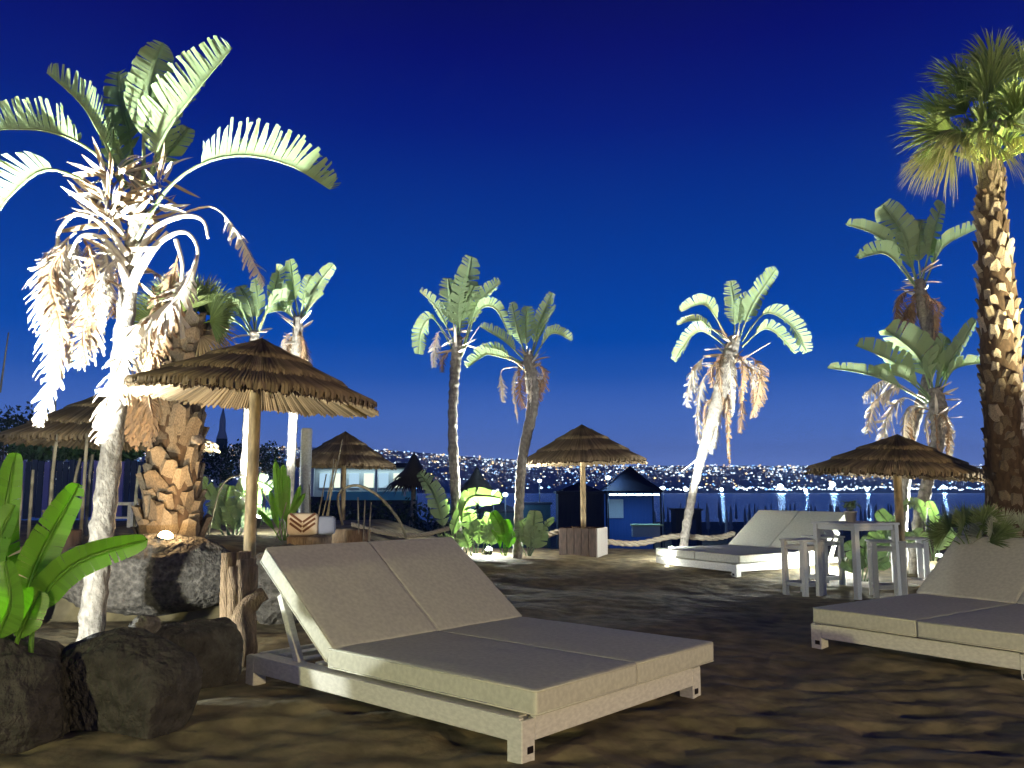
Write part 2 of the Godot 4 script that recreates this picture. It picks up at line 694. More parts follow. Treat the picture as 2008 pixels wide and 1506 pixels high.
func daybed(label: String, at: Vector3, yaw: float, seed_of: int, lift := 36.0) -> Node3D:
	# foot edge along local x from the origin, head towards -z
	var t := thing("double_daybed", label, "daybed", at, yaw, "white double daybeds on the sand")
	var wide := 1.76
	var long := 2.53
	var top := 0.2
	var w: Material = mats["white_paint"]
	var rail := 0.115
	for s in [0.0, 1.0]:
		part("side_rail", box(Vector3(0.035, rail, long - 0.04)), w, t, Vector3(0.0175 + s * (wide - 0.035), top - rail / 2, -long / 2))
		part("side_ledge", box(Vector3(0.09, 0.018, long - 0.13)), w, t, Vector3(0.085 + s * (wide - 0.17), top - 0.012, -long / 2))
		for e in [0.0, 1.0]:
			var leg := part("leg", box(Vector3(0.1, top + 0.16, 0.1)), w, t, Vector3(0.049 + s * (wide - 0.098), (top - 0.17) / 2 - 0.004, -0.052 - e * (long - 0.104)))
			if e == 0.0:
				part("name_plate", box(Vector3(0.045, 0.034, 0.004), 0.002), mats["black_plate"], leg, Vector3(0.012 - s * 0.024, 0.034, 0.052))
	for e in [0.0, 1.0]:
		part("end_rail", box(Vector3(wide - 0.2, rail, 0.035)), w, t, Vector3(wide / 2, top - rail / 2 - 0.002, -0.02 - e * (long - 0.04)))
	part("middle_rail", box(Vector3(0.06, 0.09, long - 0.09)), w, t, Vector3(wide / 2, top - 0.07, -long / 2))
	for k in 11:
		part("slat", box(Vector3(wide - 0.29, 0.016, 0.085)), w, t, Vector3(wide / 2, top - 0.005, -0.17 - k * 0.215))
	var m_long := 1.72
	var m_wide := 0.9
	for s in 2:
		var x := 0.055 + m_wide / 2 + s * (m_wide + 0.006)
		part("seat_cushion", cushion(Vector3(m_wide, 0.125, m_long), 0.012, 0.006, seed_of + s, 0.003), mats["mattress"], t, Vector3(x, top + 0.075, -m_long / 2 + 0.045))
		for y in [-0.055, 0.055]:
			part("piping", piping(m_wide, m_long), mats["mattress"], t, Vector3(x, top + 0.075 + y, -m_long / 2 + 0.045))
		var b := Node3D.new()
		b.name = "backrest"
		t.add_child(b, true)
		b.position = Vector3(x, top + 0.02, -m_long + 0.02)
		b.rotation.x = deg_to_rad(lift)
		part("back_cushion", cushion(Vector3(m_wide, 0.125, 1.0), 0.012, 0.006, seed_of + 7 + s, 0.004), mats["mattress"], b, Vector3(0, 0.085, -0.5))
		for y in [-0.055, 0.055]:
			part("piping", piping(m_wide, 1.0), mats["mattress"], b, Vector3(0, 0.085 + y, -0.5))
		for k in 2:
			part("back_bar", box(Vector3(0.04, 0.02, 0.96)), w, b, Vector3(-0.36 + k * 0.72, 0.008, -0.5))
		for k in 3:
			part("back_slat", box(Vector3(0.68, 0.014, 0.06)), w, b, Vector3(0, 0.01, -0.2 - k * 0.3))
		for k in 2:
			var prop := part("prop", box(Vector3(0.05, 0.5, 0.055)), w, t, Vector3(x - 0.4 + k * 0.8, top + 0.19, -m_long - 0.44))
			prop.rotation.x = deg_to_rad(-28.0)
	return t


func piping(wide: float, long: float) -> ArrayMesh:
	var key := "piping %s %s" % [wide, long]
	if not box_cache.has(key):
		var x := wide / 2 - 0.002
		var z := long / 2 - 0.002
		var p := [Vector3(-x, 0, -z + 0.012), Vector3(-x + 0.012, 0, -z), Vector3(x - 0.012, 0, -z), Vector3(x, 0, -z + 0.012), Vector3(x, 0, z - 0.012), Vector3(x - 0.012, 0, z), Vector3(-x + 0.012, 0, z), Vector3(-x, 0, z - 0.012), Vector3(-x, 0, -z + 0.012)]
		box_cache[key] = tube(p, hoop_r(9, 0.0065), 6)
	return box_cache[key]


func stool(label: String, at: Vector3, yaw: float) -> Node3D:
	var t := thing("bar_stool", label, "stool", at, yaw, "white slatted bar stools")
	var w: Material = mats["white_paint_old"]
	var s := 0.38
	var h := 0.69
	for k in 4:
		part("seat_slat", box(Vector3(s + 0.04, 0.025, 0.096)), w, t, Vector3(0, h, -s / 2 + 0.04 + k * 0.1))
	for x in [-1.0, 1.0]:
		for z in [-1.0, 1.0]:
			part("leg", box(Vector3(0.062, h + 0.08, 0.062)), w, t, Vector3(x * (s / 2 - 0.03), h / 2 - 0.055, z * (s / 2 - 0.03)))
	for e in [0.14, 0.6]:
		for s2 in [-1.0, 1.0]:
			part("rung", box(Vector3(s - 0.115, 0.05, 0.028)), w, t, Vector3(0, e, s2 * (s / 2 - 0.03)))
			part("rung", box(Vector3(0.028, 0.05, s - 0.115)), w, t, Vector3(s2 * (s / 2 - 0.03), e, 0))
	return t


func flood(label: String, at: Vector3, towards: Vector3, energy: float, c: Color, angle: float, bulb := 0.05, strength := 14.0, spill := 0.0) -> Node3D:
	# a garden spike light: spike, housing, glowing lens, and the light just in front of it
	var t := thing("garden_light", label, "garden light", at, 0.0, "garden floodlights")
	var d := (towards - at).normalized()
	var b := Basis.looking_at(perp(Vector3.RIGHT if absf(d.x) < 0.8 else Vector3.FORWARD, d), d)
	part("spike", tube([Vector3(0, -0.5, 0), Vector3(0, -0.02, 0)], [0.006, 0.012], 6), mats["dark_metal"], t)
	var body := part("housing", lathe([[0.0, -0.13], [bulb * 0.7, -0.12], [bulb * 1.05, -0.02], [bulb * 1.08, 0.0], [bulb * 0.98, 0.0], [bulb * 0.9, -0.02]], 18), mats["dark_metal"], t)
	body.basis = b
	var dome := []
	for k in 6:
		var a := PI / 2 * k / 5.0
		dome.append([cos(a) * bulb * 0.97, sin(a) * bulb * 0.7 + 0.002])
	var lens := part("lamp_lens", lathe(dome, 18), glow("lamp_%s_%s" % [c.to_html(), strength], c, strength), t)
	lens.basis = b
	var l := SpotLight3D.new()
	l.name = "light"
	t.add_child(l)
	l.position = d * (bulb + 0.03)
	l.basis = Basis.looking_at(d, Vector3.UP if absf(d.y) < 0.98 else Vector3.RIGHT)
	l.light_energy = energy
	l.light_color = c
	l.spot_angle = angle
	l.spot_angle_attenuation = 0.6
	l.spot_range = 60.0
	l.spot_attenuation = 2.0
	l.light_size = bulb
	l.shadow_enabled = true
	if spill > 0.0:
		# the domed lens also throws light to the sides
		var o := OmniLight3D.new()
		o.name = "side_light"
		t.add_child(o)
		o.position = d * bulb * 0.35
		o.light_energy = spill
		o.light_color = c
		o.light_size = bulb
		o.omni_range = 40.0
		o.omni_attenuation = 2.0
		o.shadow_enabled = true
	return t


func lamp_post(label: String, at: Vector3, height: float, energy: float, c: Color) -> void:
	var t := thing("globe_lamp", label, "lamp", at, 0.0, "globe lamps of the bar")
	part("post", tube([Vector3(0, -0.3, 0), Vector3(0, height - 0.16, 0)], [0.04, 0.03], 10), mats["dark_metal"], t)
	part("collar", lathe([[0.03, -0.2], [0.09, -0.15], [0.09, -0.12], [0.0, -0.12]], 16), mats["dark_metal"], t, Vector3(0, height, 0))
	var sphere := SphereMesh.new()
	sphere.radius = 0.17
	sphere.height = 0.34
	sphere.radial_segments = 24
	sphere.rings = 12
	part("lamp_globe", sphere, glow("globe_%s" % c.to_html(), c, energy * 0.2), t, Vector3(0, height + 0.04, 0))
	var l := OmniLight3D.new()
	l.name = "light"
	t.add_child(l)
	l.position = Vector3(0, height + 0.04, 0)
	l.light_energy = energy
	l.light_color = c
	l.light_size = 0.15
	l.omni_range = 80.0
	l.omni_attenuation = 2.0
	l.shadow_enabled = true


func ground_h(x: float, z: float) -> float:
	var d := -z
	var h := 0.18 * smoothstep(11.0, 15.0, d) + 0.05 * smoothstep(3.0, 6.0, absf(x))
	var terrace := smoothstep(8.7, 9.25, d - 0.12 * x * 0.0) * (1.0 - smoothstep(-3.3, -1.2, x - 0.08 * (d - 9.0)))
	h = lerpf(h, 0.74, terrace)
	h = lerpf(h, -2.15, smoothstep(16.8, 23.0, d))
	h = lerpf(h, -3.4, smoothstep(92.0, 125.0, d))
	var near := 1.0 - smoothstep(14.0, 24.0, d)
	var soft := ground_noise.get_noise_2d(x, z)
	var prints := cell_noise.get_noise_2d(x * 1.0, z * 1.3)
	var calm := 1.0 - 0.55 * smoothstep(5.0, 8.0, d)
	h += near * (soft * 0.035 + ripple_noise.get_noise_2d(x * 0.7, z * 1.5) * 0.017 * calm + minf(0.0, prints + 0.62) * 0.08 * calm * (1.0 - terrace))
	return h


func make_ground() -> void:
	ground_noise.seed = 4
	ground_noise.frequency = 0.55
	ground_noise.fractal_octaves = 2
	ripple_noise.seed = 11
	ripple_noise.frequency = 2.4
	ripple_noise.fractal_octaves = 2
	cell_noise.seed = 21
	cell_noise.noise_type = FastNoiseLite.TYPE_CELLULAR
	cell_noise.frequency = 2.1
	cell_noise.cellular_return_type = FastNoiseLite.RETURN_DISTANCE
	cell_noise.fractal_type = FastNoiseLite.FRACTAL_NONE
	var xs := []
	var x := 0.0
	while x < 400.0:
		xs.append(x)
		x += 0.05 if x < 5.0 else (0.12 if x < 9.0 else (x - 8.0) * 0.25)
	var all := []
	for i in range(xs.size() - 1, 0, -1):
		all.append(-xs[i])
	all.append_array(xs)
	var zs := []
	var z := 14.0
	while z > -1320.0:
		zs.append(z)
		var d := -z
		z -= 0.6 if d < 2.0 else (0.045 if d < 8.0 else (0.08 if d < 17.5 else (0.3 if d < 26.0 else (d - 20.0) * 0.2)))
	var v := PackedVector3Array()
	var n := PackedVector3Array()
	var index := PackedInt32Array()
	var cols := all.size()
	for zz in zs:
		for xx in all:
			v.append(Vector3(xx, ground_h(xx, zz), zz))
	var rows := zs.size()
	n.resize(v.size())
	for j in rows:
		for i in cols:
			var a := v[j * cols + mini(i + 1, cols - 1)] - v[j * cols + maxi(i - 1, 0)]
			var b := v[mini(j + 1, rows - 1) * cols + i] - v[maxi(j - 1, 0) * cols + i]
			n[j * cols + i] = a.cross(b).normalized()
			if n[j * cols + i].y < 0:
				n[j * cols + i] *= -1.0
	for j in rows - 1:
		for i in cols - 1:
			var a := j * cols + i
			for k in [a, a + cols, a + 1, a + 1, a + cols, a + cols + 1]:
				index.append(k)
	var arrays := []
	arrays.resize(Mesh.ARRAY_MAX)
	arrays[Mesh.ARRAY_VERTEX] = v
	arrays[Mesh.ARRAY_NORMAL] = n
	arrays[Mesh.ARRAY_INDEX] = index
	var m := ArrayMesh.new()
	m.add_surface_from_arrays(Mesh.PRIMITIVE_TRIANGLES, arrays)
	struct("ground", m, mats["sand"])


func make_sky() -> Sky:
	var stops := [[-90.0, 40, 55, 100], [-0.5, 70, 92, 170], [0.0, 138, 172, 252], [2.0, 124, 158, 246], [4.0, 92, 132, 222], [7.75, 36, 93, 190], [10.2, 0, 77, 180], [13.9, 0, 65, 165], [17.7, 0, 54, 150], [24.3, 0, 26, 126], [29.0, 0, 6, 107], [33.0, 0, 0, 86], [45.0, 0, 0, 36], [90.0, 0, 0, 18]]
	var im := Image.create(8, 1024, false, Image.FORMAT_RGBF)
	for y in 1024:
		var e := 90.0 - (y + 0.5) / 1024.0 * 180.0
		var c := Color.BLACK
		for k in stops.size() - 1:
			var a: Array = stops[k]
			var b: Array = stops[k + 1]
			if e >= a[0] and e <= b[0]:
				var t: float = (e - a[0]) / (b[0] - a[0])
				c = Color(a[1] / 255.0, a[2] / 255.0, a[3] / 255.0).srgb_to_linear().lerp(Color(b[1] / 255.0, b[2] / 255.0, b[3] / 255.0).srgb_to_linear(), t)
		for x in 8:
			im.set_pixel(x, y, c)
	var m := PanoramaSkyMaterial.new()
	m.panorama = ImageTexture.create_from_image(im)
	var s := Sky.new()
	s.sky_material = m
	return s


func hill_h(x: float, d: float) -> float:
	var t := clampf((d - 1270.0) / 2300.0, 0.0, 1.0)
	var left := smoothstep(500.0, -900.0, x)
	return -3.0 + (pow(t, 1.05) * (104.0 + 82.0 * left)) + 3.0 * minf(1.0, t * 30.0) + 8.0 * ground_noise.get_noise_2d(x * 0.01, d * 0.01) * t


func make_hill() -> void:
	var st := SurfaceTool.new()
	st.begin(Mesh.PRIMITIVE_TRIANGLES)
	var rows := []
	for j in 25:
		var d := 1268.0 + j * 100.0
		var row := []
		for i in 61:
			var x := (i - 30) * 140.0
			row.append(Vector3(x, hill_h(x, d) - (6.0 if j == 0 else 0.0), -d))
		rows.append(row)
	for j in 24:
		for i in 60:
			for v in [rows[j][i], rows[j][i + 1], rows[j + 1][i], rows[j][i + 1], rows[j + 1][i + 1], rows[j + 1][i]]:
				st.add_vertex(v)
	struct("hill", finish(st), mats["hillside"])


func city_lights() -> void:
	var rng := RandomNumberGenerator.new()
	rng.seed = 77
	var clump := FastNoiseLite.new()
	clump.seed = 5
	clump.frequency = 0.006
	var st := SurfaceTool.new()
	st.begin(Mesh.PRIMITIVE_TRIANGLES)
	var corners := [Vector3(1, 0, 0), Vector3(0, 0, 1), Vector3(-1, 0, 0), Vector3(0, 0, -1)]
	for k in 4:
		for v in [Vector3.UP, corners[k], corners[(k + 1) % 4], Vector3.DOWN, corners[(k + 1) % 4], corners[k]]:
			st.add_vertex(v)
	var gem := finish(st)
	var kinds := [["white", Color(0.86, 0.93, 1.0), 4.0], ["warm", Color(1.0, 0.84, 0.58), 3.6], ["blue", Color(0.5, 0.72, 1.0), 3.2]]
	var lists := [[], [], []]
	var tries := 0
	while tries < 22000:
		tries += 1
		var d := 1290.0 + 2200.0 * pow(rng.randf(), 0.75)
		var x := rng.randf_range(-0.72, 0.72) * d
		if clump.get_noise_2d(x * 1.2, d * 2.2) + rng.randf_range(-0.5, 0.38) < 0.0:
			continue
		var r := (0.36 + 1.7 * pow(rng.randf(), 6.0)) * d / 1800.0
		var pick := rng.randf()
		lists[0 if pick < 0.55 else (1 if pick < 0.8 else 2)].append(Transform3D(Basis().scaled(Vector3(r * rng.randf_range(1.0, 1.8), r, r)), Vector3(x, hill_h(x, d) + 3.0 + r, -d)))
	# the promenade along the water
	x_row(lists, rng)
	for k in 3:
		var mm := MultiMesh.new()
		mm.transform_format = MultiMesh.TRANSFORM_3D
		mm.mesh = gem
		mm.instance_count = lists[k].size()
		for i in lists[k].size():
			mm.set_instance_transform(i, lists[k][i])
		var o := MultiMeshInstance3D.new()
		o.name = numbered("city_lights")
		o.multimesh = mm
		o.material_override = glow("city_light_" + kinds[k][0], kinds[k][1], kinds[k][2])
		add_child(o)
		tag(o, ["cool white lights of the town scattered over the far hillside", "warm yellow lights of the town scattered over the far hillside", "pale blue lights of the town scattered over the far hillside"][k], "city lights", "", "stuff")


func x_row(lists: Array, rng: RandomNumberGenerator) -> void:
	var x := -300.0
	while x < 900.0:
		x += rng.randf_range(1.5, 5.0) if x > 330.0 or (x > 130.0 and x < 290.0) else rng.randf_range(9.0, 30.0)
		var r := rng.randf_range(0.7, 1.9)
		lists[0 if rng.randf() < 0.8 else 2].append(Transform3D(Basis().scaled(Vector3(r * 1.6, r, r)), Vector3(x, 2.0 + rng.randf_range(0, 5.0), -1262.0 - rng.randf_range(0.0, 6.0))))


func _ready() -> void:
	# ---------- camera, sky, exposure
	var cam := Camera3D.new()
	cam.name = "camera"
	add_child(cam)
	cam.position = Vector3(0, 1.32, 0)
	cam.rotation_degrees.x = 7.26
	cam.fov = 49.32
	cam.far = 8000.0
	cam.current = true
	var env := Environment.new()
	env.background_mode = Environment.BG_SKY
	env.sky = make_sky()
	env.tonemap_mode = Environment.TONE_MAPPER_LINEAR
	env.tonemap_exposure = 1.0
	env.sdfgi_enabled = true
	env.ssao_enabled = true
	env.ssil_enabled = true
	env.fog_enabled = true
	env.fog_density = 0.00022
	env.fog_light_color = Color(0.8, 0.88, 1.0)
	var we := WorldEnvironment.new()
	we.name = "environment"
	we.environment = env
	add_child(we)

	# ---------- materials
	var fine := noise_tex("fine", 0.06, 4, 0.72, 1.0)
	var coarse := noise_tex("coarse", 0.012, 4, 0.55, 1.0)
	var grit := noise_tex("gritty", 0.18, 3, 0.0, 1.0)
	var lumps := noise_tex("lumpy", 0.02, 5, 0.0, 1.0)
	var pits := noise_tex("pitted", 0.03, 3, 0.35, 1.0, FastNoiseLite.TYPE_CELLULAR)
	mat("sand", lin(0.36, 0.295, 0.165), 0.95, coarse, Vector3(0.5, 0.5, 0.5), lumps, 0.9)
	mats["sand"].uv1_world_triplanar = true
	mat("white_paint", lin(0.72, 0.7, 0.62), 0.55, noise_tex("faint", 0.03, 3, 0.88, 1.0), Vector3(1.2, 2.5, 1.2), grit, 0.006)
	mat("white_paint_old", lin(0.74, 0.73, 0.7), 0.6, fine, Vector3(3, 3, 3), grit, 0.04)
	mat("mattress", lin(0.6, 0.59, 0.48), 0.75, noise_tex("faint", 0.03, 3, 0.88, 1.0), Vector3(1.4, 1.4, 1.4), noise_tex("creases", 0.004, 2, 0.0, 1.0), 0.2)
	mats["mattress"].rim_enabled = true
	mats["mattress"].rim = 0.15
	mat("black_plate", lin(0.012, 0.008, 0.007), 0.4)
	mat("dark_metal", lin(0.03, 0.03, 0.032), 0.5)
	mat("pole_wood", lin(0.42, 0.31, 0.17), 0.7, coarse, Vector3(3, 0.7, 3), grit, 0.1)
	mat("thatch", Color.WHITE, 0.95)
	mats["thatch"].vertex_color_use_as_albedo = true
	mat("bark_pale", lin(0.36, 0.325, 0.28), 0.85, coarse, Vector3(2.6, 1.6, 2.6), lumps, 1.2)
	mat("boot_brown", lin(0.24, 0.178, 0.118), 0.9, coarse, Vector3(3, 1.2, 3), grit, 0.5)
	mat("boot_tan", lin(0.33, 0.255, 0.175), 0.9, coarse, Vector3(3, 1.2, 3), grit, 0.5)
	mat("boot_dark", lin(0.12, 0.075, 0.045), 0.95, coarse, Vector3(3, 1.2, 3), grit, 0.5)
	mat("boot_bleached", lin(0.5, 0.4, 0.3), 0.9, coarse, Vector3(3, 1.2, 3), grit, 0.4)
	mat("rock_dark", lin(0.082, 0.076, 0.068), 0.92, coarse, Vector3(1.3, 1.3, 1.3), lumps, 3.5)
	mat("rock_grey", lin(0.24, 0.215, 0.19), 0.9, pits, Vector3(1.2, 1.2, 1.2), lumps, 3.5)
	mat("driftwood", lin(0.52, 0.36, 0.22), 0.9, coarse, Vector3(6, 0.8, 6), noise_tex("woodgrain", 0.03, 4, 0.0, 1.0), 2.5)
	mat("planter_brown", lin(0.1, 0.055, 0.04), 0.7, coarse, Vector3(6, 0.8, 6), grit, 0.3)
	mat("bamboo", lin(0.4, 0.36, 0.26), 0.7, coarse, Vector3(2, 1, 2))
	mat("rope", lin(0.5, 0.43, 0.32), 0.95, fine, Vector3(5, 5, 5), grit, 0.5)
	mat("hillside", lin(0.32, 0.33, 0.35), 1.0)
	mat("sea", lin(0.001, 0.025, 0.12), 0.2, null, Vector3(0.05, 0.05, 0.05), lumps, 20.0, 0.36)
	mats["sea"].uv1_world_triplanar = true
	mat("pot_and_lit_side", lin(0.5, 0.45, 0.4), 0.8, fine, Vector3(4, 4, 4))
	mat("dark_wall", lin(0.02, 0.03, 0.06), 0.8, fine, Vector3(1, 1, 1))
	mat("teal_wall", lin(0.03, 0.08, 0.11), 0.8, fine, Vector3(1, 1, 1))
	mat("pale_wall", lin(0.55, 0.6, 0.6), 0.8, fine, Vector3(1, 1, 1))
	mat("navy_cloth", lin(0.02, 0.035, 0.09), 0.85)
	mat("parasol_cloth", lin(0.2, 0.23, 0.26), 0.85)
	leafy("strelitzia", lin(0.255, 0.345, 0.18), lin(0.28, 0.37, 0.13))
	leafy("banana_green", lin(0.14, 0.29, 0.035), lin(0.42, 0.75, 0.08))
	mats["banana_green"].roughness = 0.32
	leafy("dry_leaf", lin(0.5, 0.455, 0.385), lin(0.25, 0.21, 0.16))
	leafy("dry_brown", lin(0.3, 0.2, 0.12), lin(0.15, 0.1, 0.06))
	leafy("fan_green", Color.WHITE, lin(0.35, 0.4, 0.12))
	mat("bract_pale", lin(0.55, 0.5, 0.43), 0.85)
	mat("bract_brown", lin(0.38, 0.28, 0.18), 0.9)

	# ---------- setting
	make_ground()
	var sea := PlaneMesh.new()
	sea.size = Vector2(4200, 1190)
	struct("sea", sea, mats["sea"], Vector3(0, -2.75, -695))
	make_hill()
	city_lights()

	daybeds_and_furniture()
	rocks_and_wood()
	parasols()
	trees()
	small_plants()
	terrace_things()
	lower_beach()
	lights()


func daybeds_and_furniture() -> void:
	daybed("white double daybed with both backrests raised, in front of a weathered log", Vector3(0.051, 0.0, -4.292), deg_to_rad(48.3), 3)
	daybed("white double daybed in front of the pair of bar stools with dark gaps", Vector3(2.55, 0.0, -7.35), deg_to_rad(-54.0), 13, 31.0)
	daybed("white double daybed beside the thin leaning tree, side lit bright white", Vector3(2.36, 0.05, -14.0), deg_to_rad(-58.2), 23)
	# bar table
	var t := thing("bar_table", "tall white square bar table with a potted plant on it", "table", Vector3(4.107, 0, -10.168), deg_to_rad(22.4))
	var w: Material = mats["white_paint_old"]
	# near corner at the origin, sides along -z turned and +x
	for x in [0.03, 0.67]:
		for z in [-0.03, -0.67]:
			part("leg", box(Vector3(0.065, 1.0, 0.065)), w, t, Vector3(x, 0.41, z))
	for k in 5:
		part("top_board", box(Vector3(0.74, 0.028, 0.142)), w, t, Vector3(0.35, 0.915, -0.06 - k * 0.146))
	for z in [-0.03, -0.67]:
		part("apron", box(Vector3(0.58, 0.06, 0.03)), w, t, Vector3(0.35, 0.868, z))
	for x in [0.03, 0.67]:
		part("apron", box(Vector3(0.03, 0.06, 0.58)), w, t, Vector3(x, 0.868, -0.35))
	stool("white bar stool standing in front of the stool with the folded card", Vector3(3.744, 0, -10.952), 0.5)
	stool("white bar stool with a folded white card standing on its seat", Vector3(4.3, 0, -11.747), 0.35)
	stool("white bar stool at the pale tree trunks, close to the daybed backrest", Vector3(4.676, 0, -10.644), -0.25)
	stool("white bar stool half hidden behind the daybed backrest", Vector3(5.269, 0, -11.279), -0.2)
	# folded card
	var card := thing("folded_card", "folded white card standing on a bar stool seat", "card", Vector3(4.3, 0, -11.747) + Vector3(0.02, 0.706, 0.02), 0.6)
	for s in [-1.0, 1.0]:
		var o := part("panel", box(Vector3(0.2, 0.18, 0.004), 0.001), mats["white_paint"], card, Vector3(0, 0.082, s * 0.05))
		o.rotation.x = -s * 0.55
	# potted plant
	var pot := thing("potted_plant", "small dark leafy plant in a pale pot on the bar table", "plant", Vector3(4.107, 0, -10.168) + Vector3(0.12, 0.931, -0.4))
	part("pot", lathe([[0.0, 0.0], [0.055, 0.0], [0.075, 0.12], [0.082, 0.12], [0.082, 0.135], [0.07, 0.135], [0.065, 0.11], [0.0, 0.11]], 20), mats["pot_and_lit_side"], pot)
	var rng := RandomNumberGenerator.new()
	rng.seed = 8
	for k in 22:
		var a := rng.randf() * TAU
		var r := rng.randf_range(0.04, 0.15)
		part("leaf", leaf_mesh([Vector3(0, 0.1, 0), Vector3(cos(a) * r * 0.5, 0.2 + rng.randf() * 0.06, sin(a) * r * 0.5), Vector3(cos(a) * r, 0.15 + rng.randf() * 0.12, sin(a) * r)], 0.4, 0.022, Vector3(sin(a), 0.4, -cos(a)), Vector3(-sin(a), 0.4, cos(a)), 4, 0.05, 0.1, k, 0.003, Color(0.5, 0.5, 0.5), Color(0.5, 0.5, 0.5)), mats["strelitzia"], pot)


func rocks_and_wood() -> void:
	single("boulder", rock(Vector3(0.5, 0.48, 0.46), 5, 14, 0.09, 0.75), mats["rock_dark"], "dark rough boulder under the glossy green banana leaves", "boulder", Vector3(-2.805, 0.112, -4.75), 0.3, "dark boulders beside the daybed")
	single("boulder", rock(Vector3(0.58, 0.45, 0.45), 15, 16, 0.06, 0.72), mats["rock_dark"], "large dark angular boulder between the mossy boulder and the daybed", "boulder", Vector3(-2.259, 0.066, -5.1), -0.3, "dark boulders beside the daybed")
	single("boulder", rock(Vector3(0.4, 0.4, 0.4), 33, 15, 0.06, 0.7), mats["rock_dark"], "dark boulder with a pale lit top edge next to the weathered log", "boulder", Vector3(-2.234, 0.17, -5.9), 0.5, "dark boulders beside the daybed")
	single("boulder", rock(Vector3(0.1, 0.07, 0.09), 41, 8, 0.1), mats["rock_grey"], "fist-sized pale stone on top of the dark boulders", "stone", Vector3(-2.391, 0.45, -5.6), 0.5)
	single("boulder", rock(Vector3(1.02, 0.4, 0.5), 52, 8, 0.1, 0.9), mats["rock_grey"], "long grey pitted boulder below the thick palm trunk", "boulder", Vector3(-3.659, 0.48, -8.7), 0.1, "boulders holding the raised bed")
	single("boulder", rock(Vector3(0.5, 0.42, 0.4), 57, 8, 0.13, 0.9), mats["rock_grey"], "grey boulder behind the weathered log at the daybed head", "boulder", Vector3(-2.356, 0.33, -8.9), 0.8, "boulders holding the raised bed")
	single("boulder", rock(Vector3(0.5, 0.42, 0.4), 59, 8, 0.13, 0.9), mats["rock_dark"], "dark boulder behind the raised daybed backrests", "boulder", Vector3(-1.481, 0.33, -9.4), 0.2, "boulders holding the raised bed")
	# weathered log that stands at the head of the daybed
	var t := thing("weathered_log", "split weathered log standing upright at the daybed head", "log", Vector3(-2.122, 0, -6.677))
	for k in 9:
		var a := k * 0.75
		var r := 0.085 if k else 0.0
		var top := 0.84 - 0.05 * (k % 3)
		var p := []
		for j in 7:
			var f := j / 6.0
			p.append(Vector3(cos(a + f * 0.35) * r * (1.0 + 0.2 * sin(k + f * 5.0)), -0.2 + f * (top + 0.2), sin(a + f * 0.35) * r))
		part("wood_strand", tube(p, [0.065, 0.07, 0.06, 0.062, 0.055, 0.06, 0.05], 8, 0.12, k), mats["driftwood"], t)
	var limb := part("side_limb", tube(curve([Vector3(0.06, -0.2, 0.1), Vector3(0.1, 0.2, 0.14), Vector3(0.06, 0.42, 0.1), Vector3(0.2, 0.55, 0.02)], 10), [0.1, 0.1, 0.09, 0.085, 0.08, 0.08, 0.075, 0.07, 0.07, 0.06, 0.05], 9, 0.16, 5), mats["driftwood"], t)
	limb.position.y = -0.02
	# square planter at the foot of the middle parasol
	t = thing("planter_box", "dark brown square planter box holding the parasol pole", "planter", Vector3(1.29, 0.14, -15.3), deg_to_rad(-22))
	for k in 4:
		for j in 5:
			var o := part("board", box(Vector3(0.13, 0.56, 0.03)), mats["planter_brown"] if k != 0 else mats["pot_and_lit_side"], t)  # one side has paler boards: lamp light on it put into the colour
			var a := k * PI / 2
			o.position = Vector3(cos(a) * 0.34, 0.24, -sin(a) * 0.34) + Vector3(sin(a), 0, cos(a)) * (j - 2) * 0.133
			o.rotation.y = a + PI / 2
	part("soil", box(Vector3(0.62, 0.02, 0.62)), mats["sand"], t, Vector3(0, 0.44, 0))
	# thick rope along the edge of the terrace
	rope("thick pale rope sagging along the terrace edge from planter to leaning tree", [Vector3(0.6, 0.483, -15.6), Vector3(0.994, 0.585, -15.6), Vector3(1.659, 0.404, -15.7), Vector3(2.332, 0.342, -15.8), Vector3(3.018, 0.467, -15.9), Vector3(3.805, 0.433, -16), Vector3(4.193, 0.519, -16)], 0.05)
	rope("pale rope along the edge beside the striped leaf plant", [Vector3(-2.646, 0.768, -14), Vector3(-2.053, 0.619, -14), Vector3(-1.548, 0.586, -14), Vector3(-1.044, 0.702, -14)], 0.035)
	rope("low pale rope lying on the sand before the dark beach", [Vector3(-2.446, 0.538, -13.4), Vector3(-1.734, 0.484, -13.5), Vector3(-1.086, 0.532, -13.5)], 0.03)


func rope(label: String, points: Array, r: float) -> void:
	var t := thing("rope", label, "rope", points[0], 0.0, "ropes along the terrace edge")
	var local := []
	for p in points:
		local.append(p - points[0])
	var c := curve(local, 110)
	for k in 3:
		var q := []
		var radii := []
		for i in c.size():
			var a := i * 0.55 + k * TAU / 3.0
			q.append(c[i] + Vector3(0, cos(a), sin(a)) * r * 0.55)
			radii.append(r * 0.62)
		part("strand", tube(q, radii, 6), mats["rope"], t)


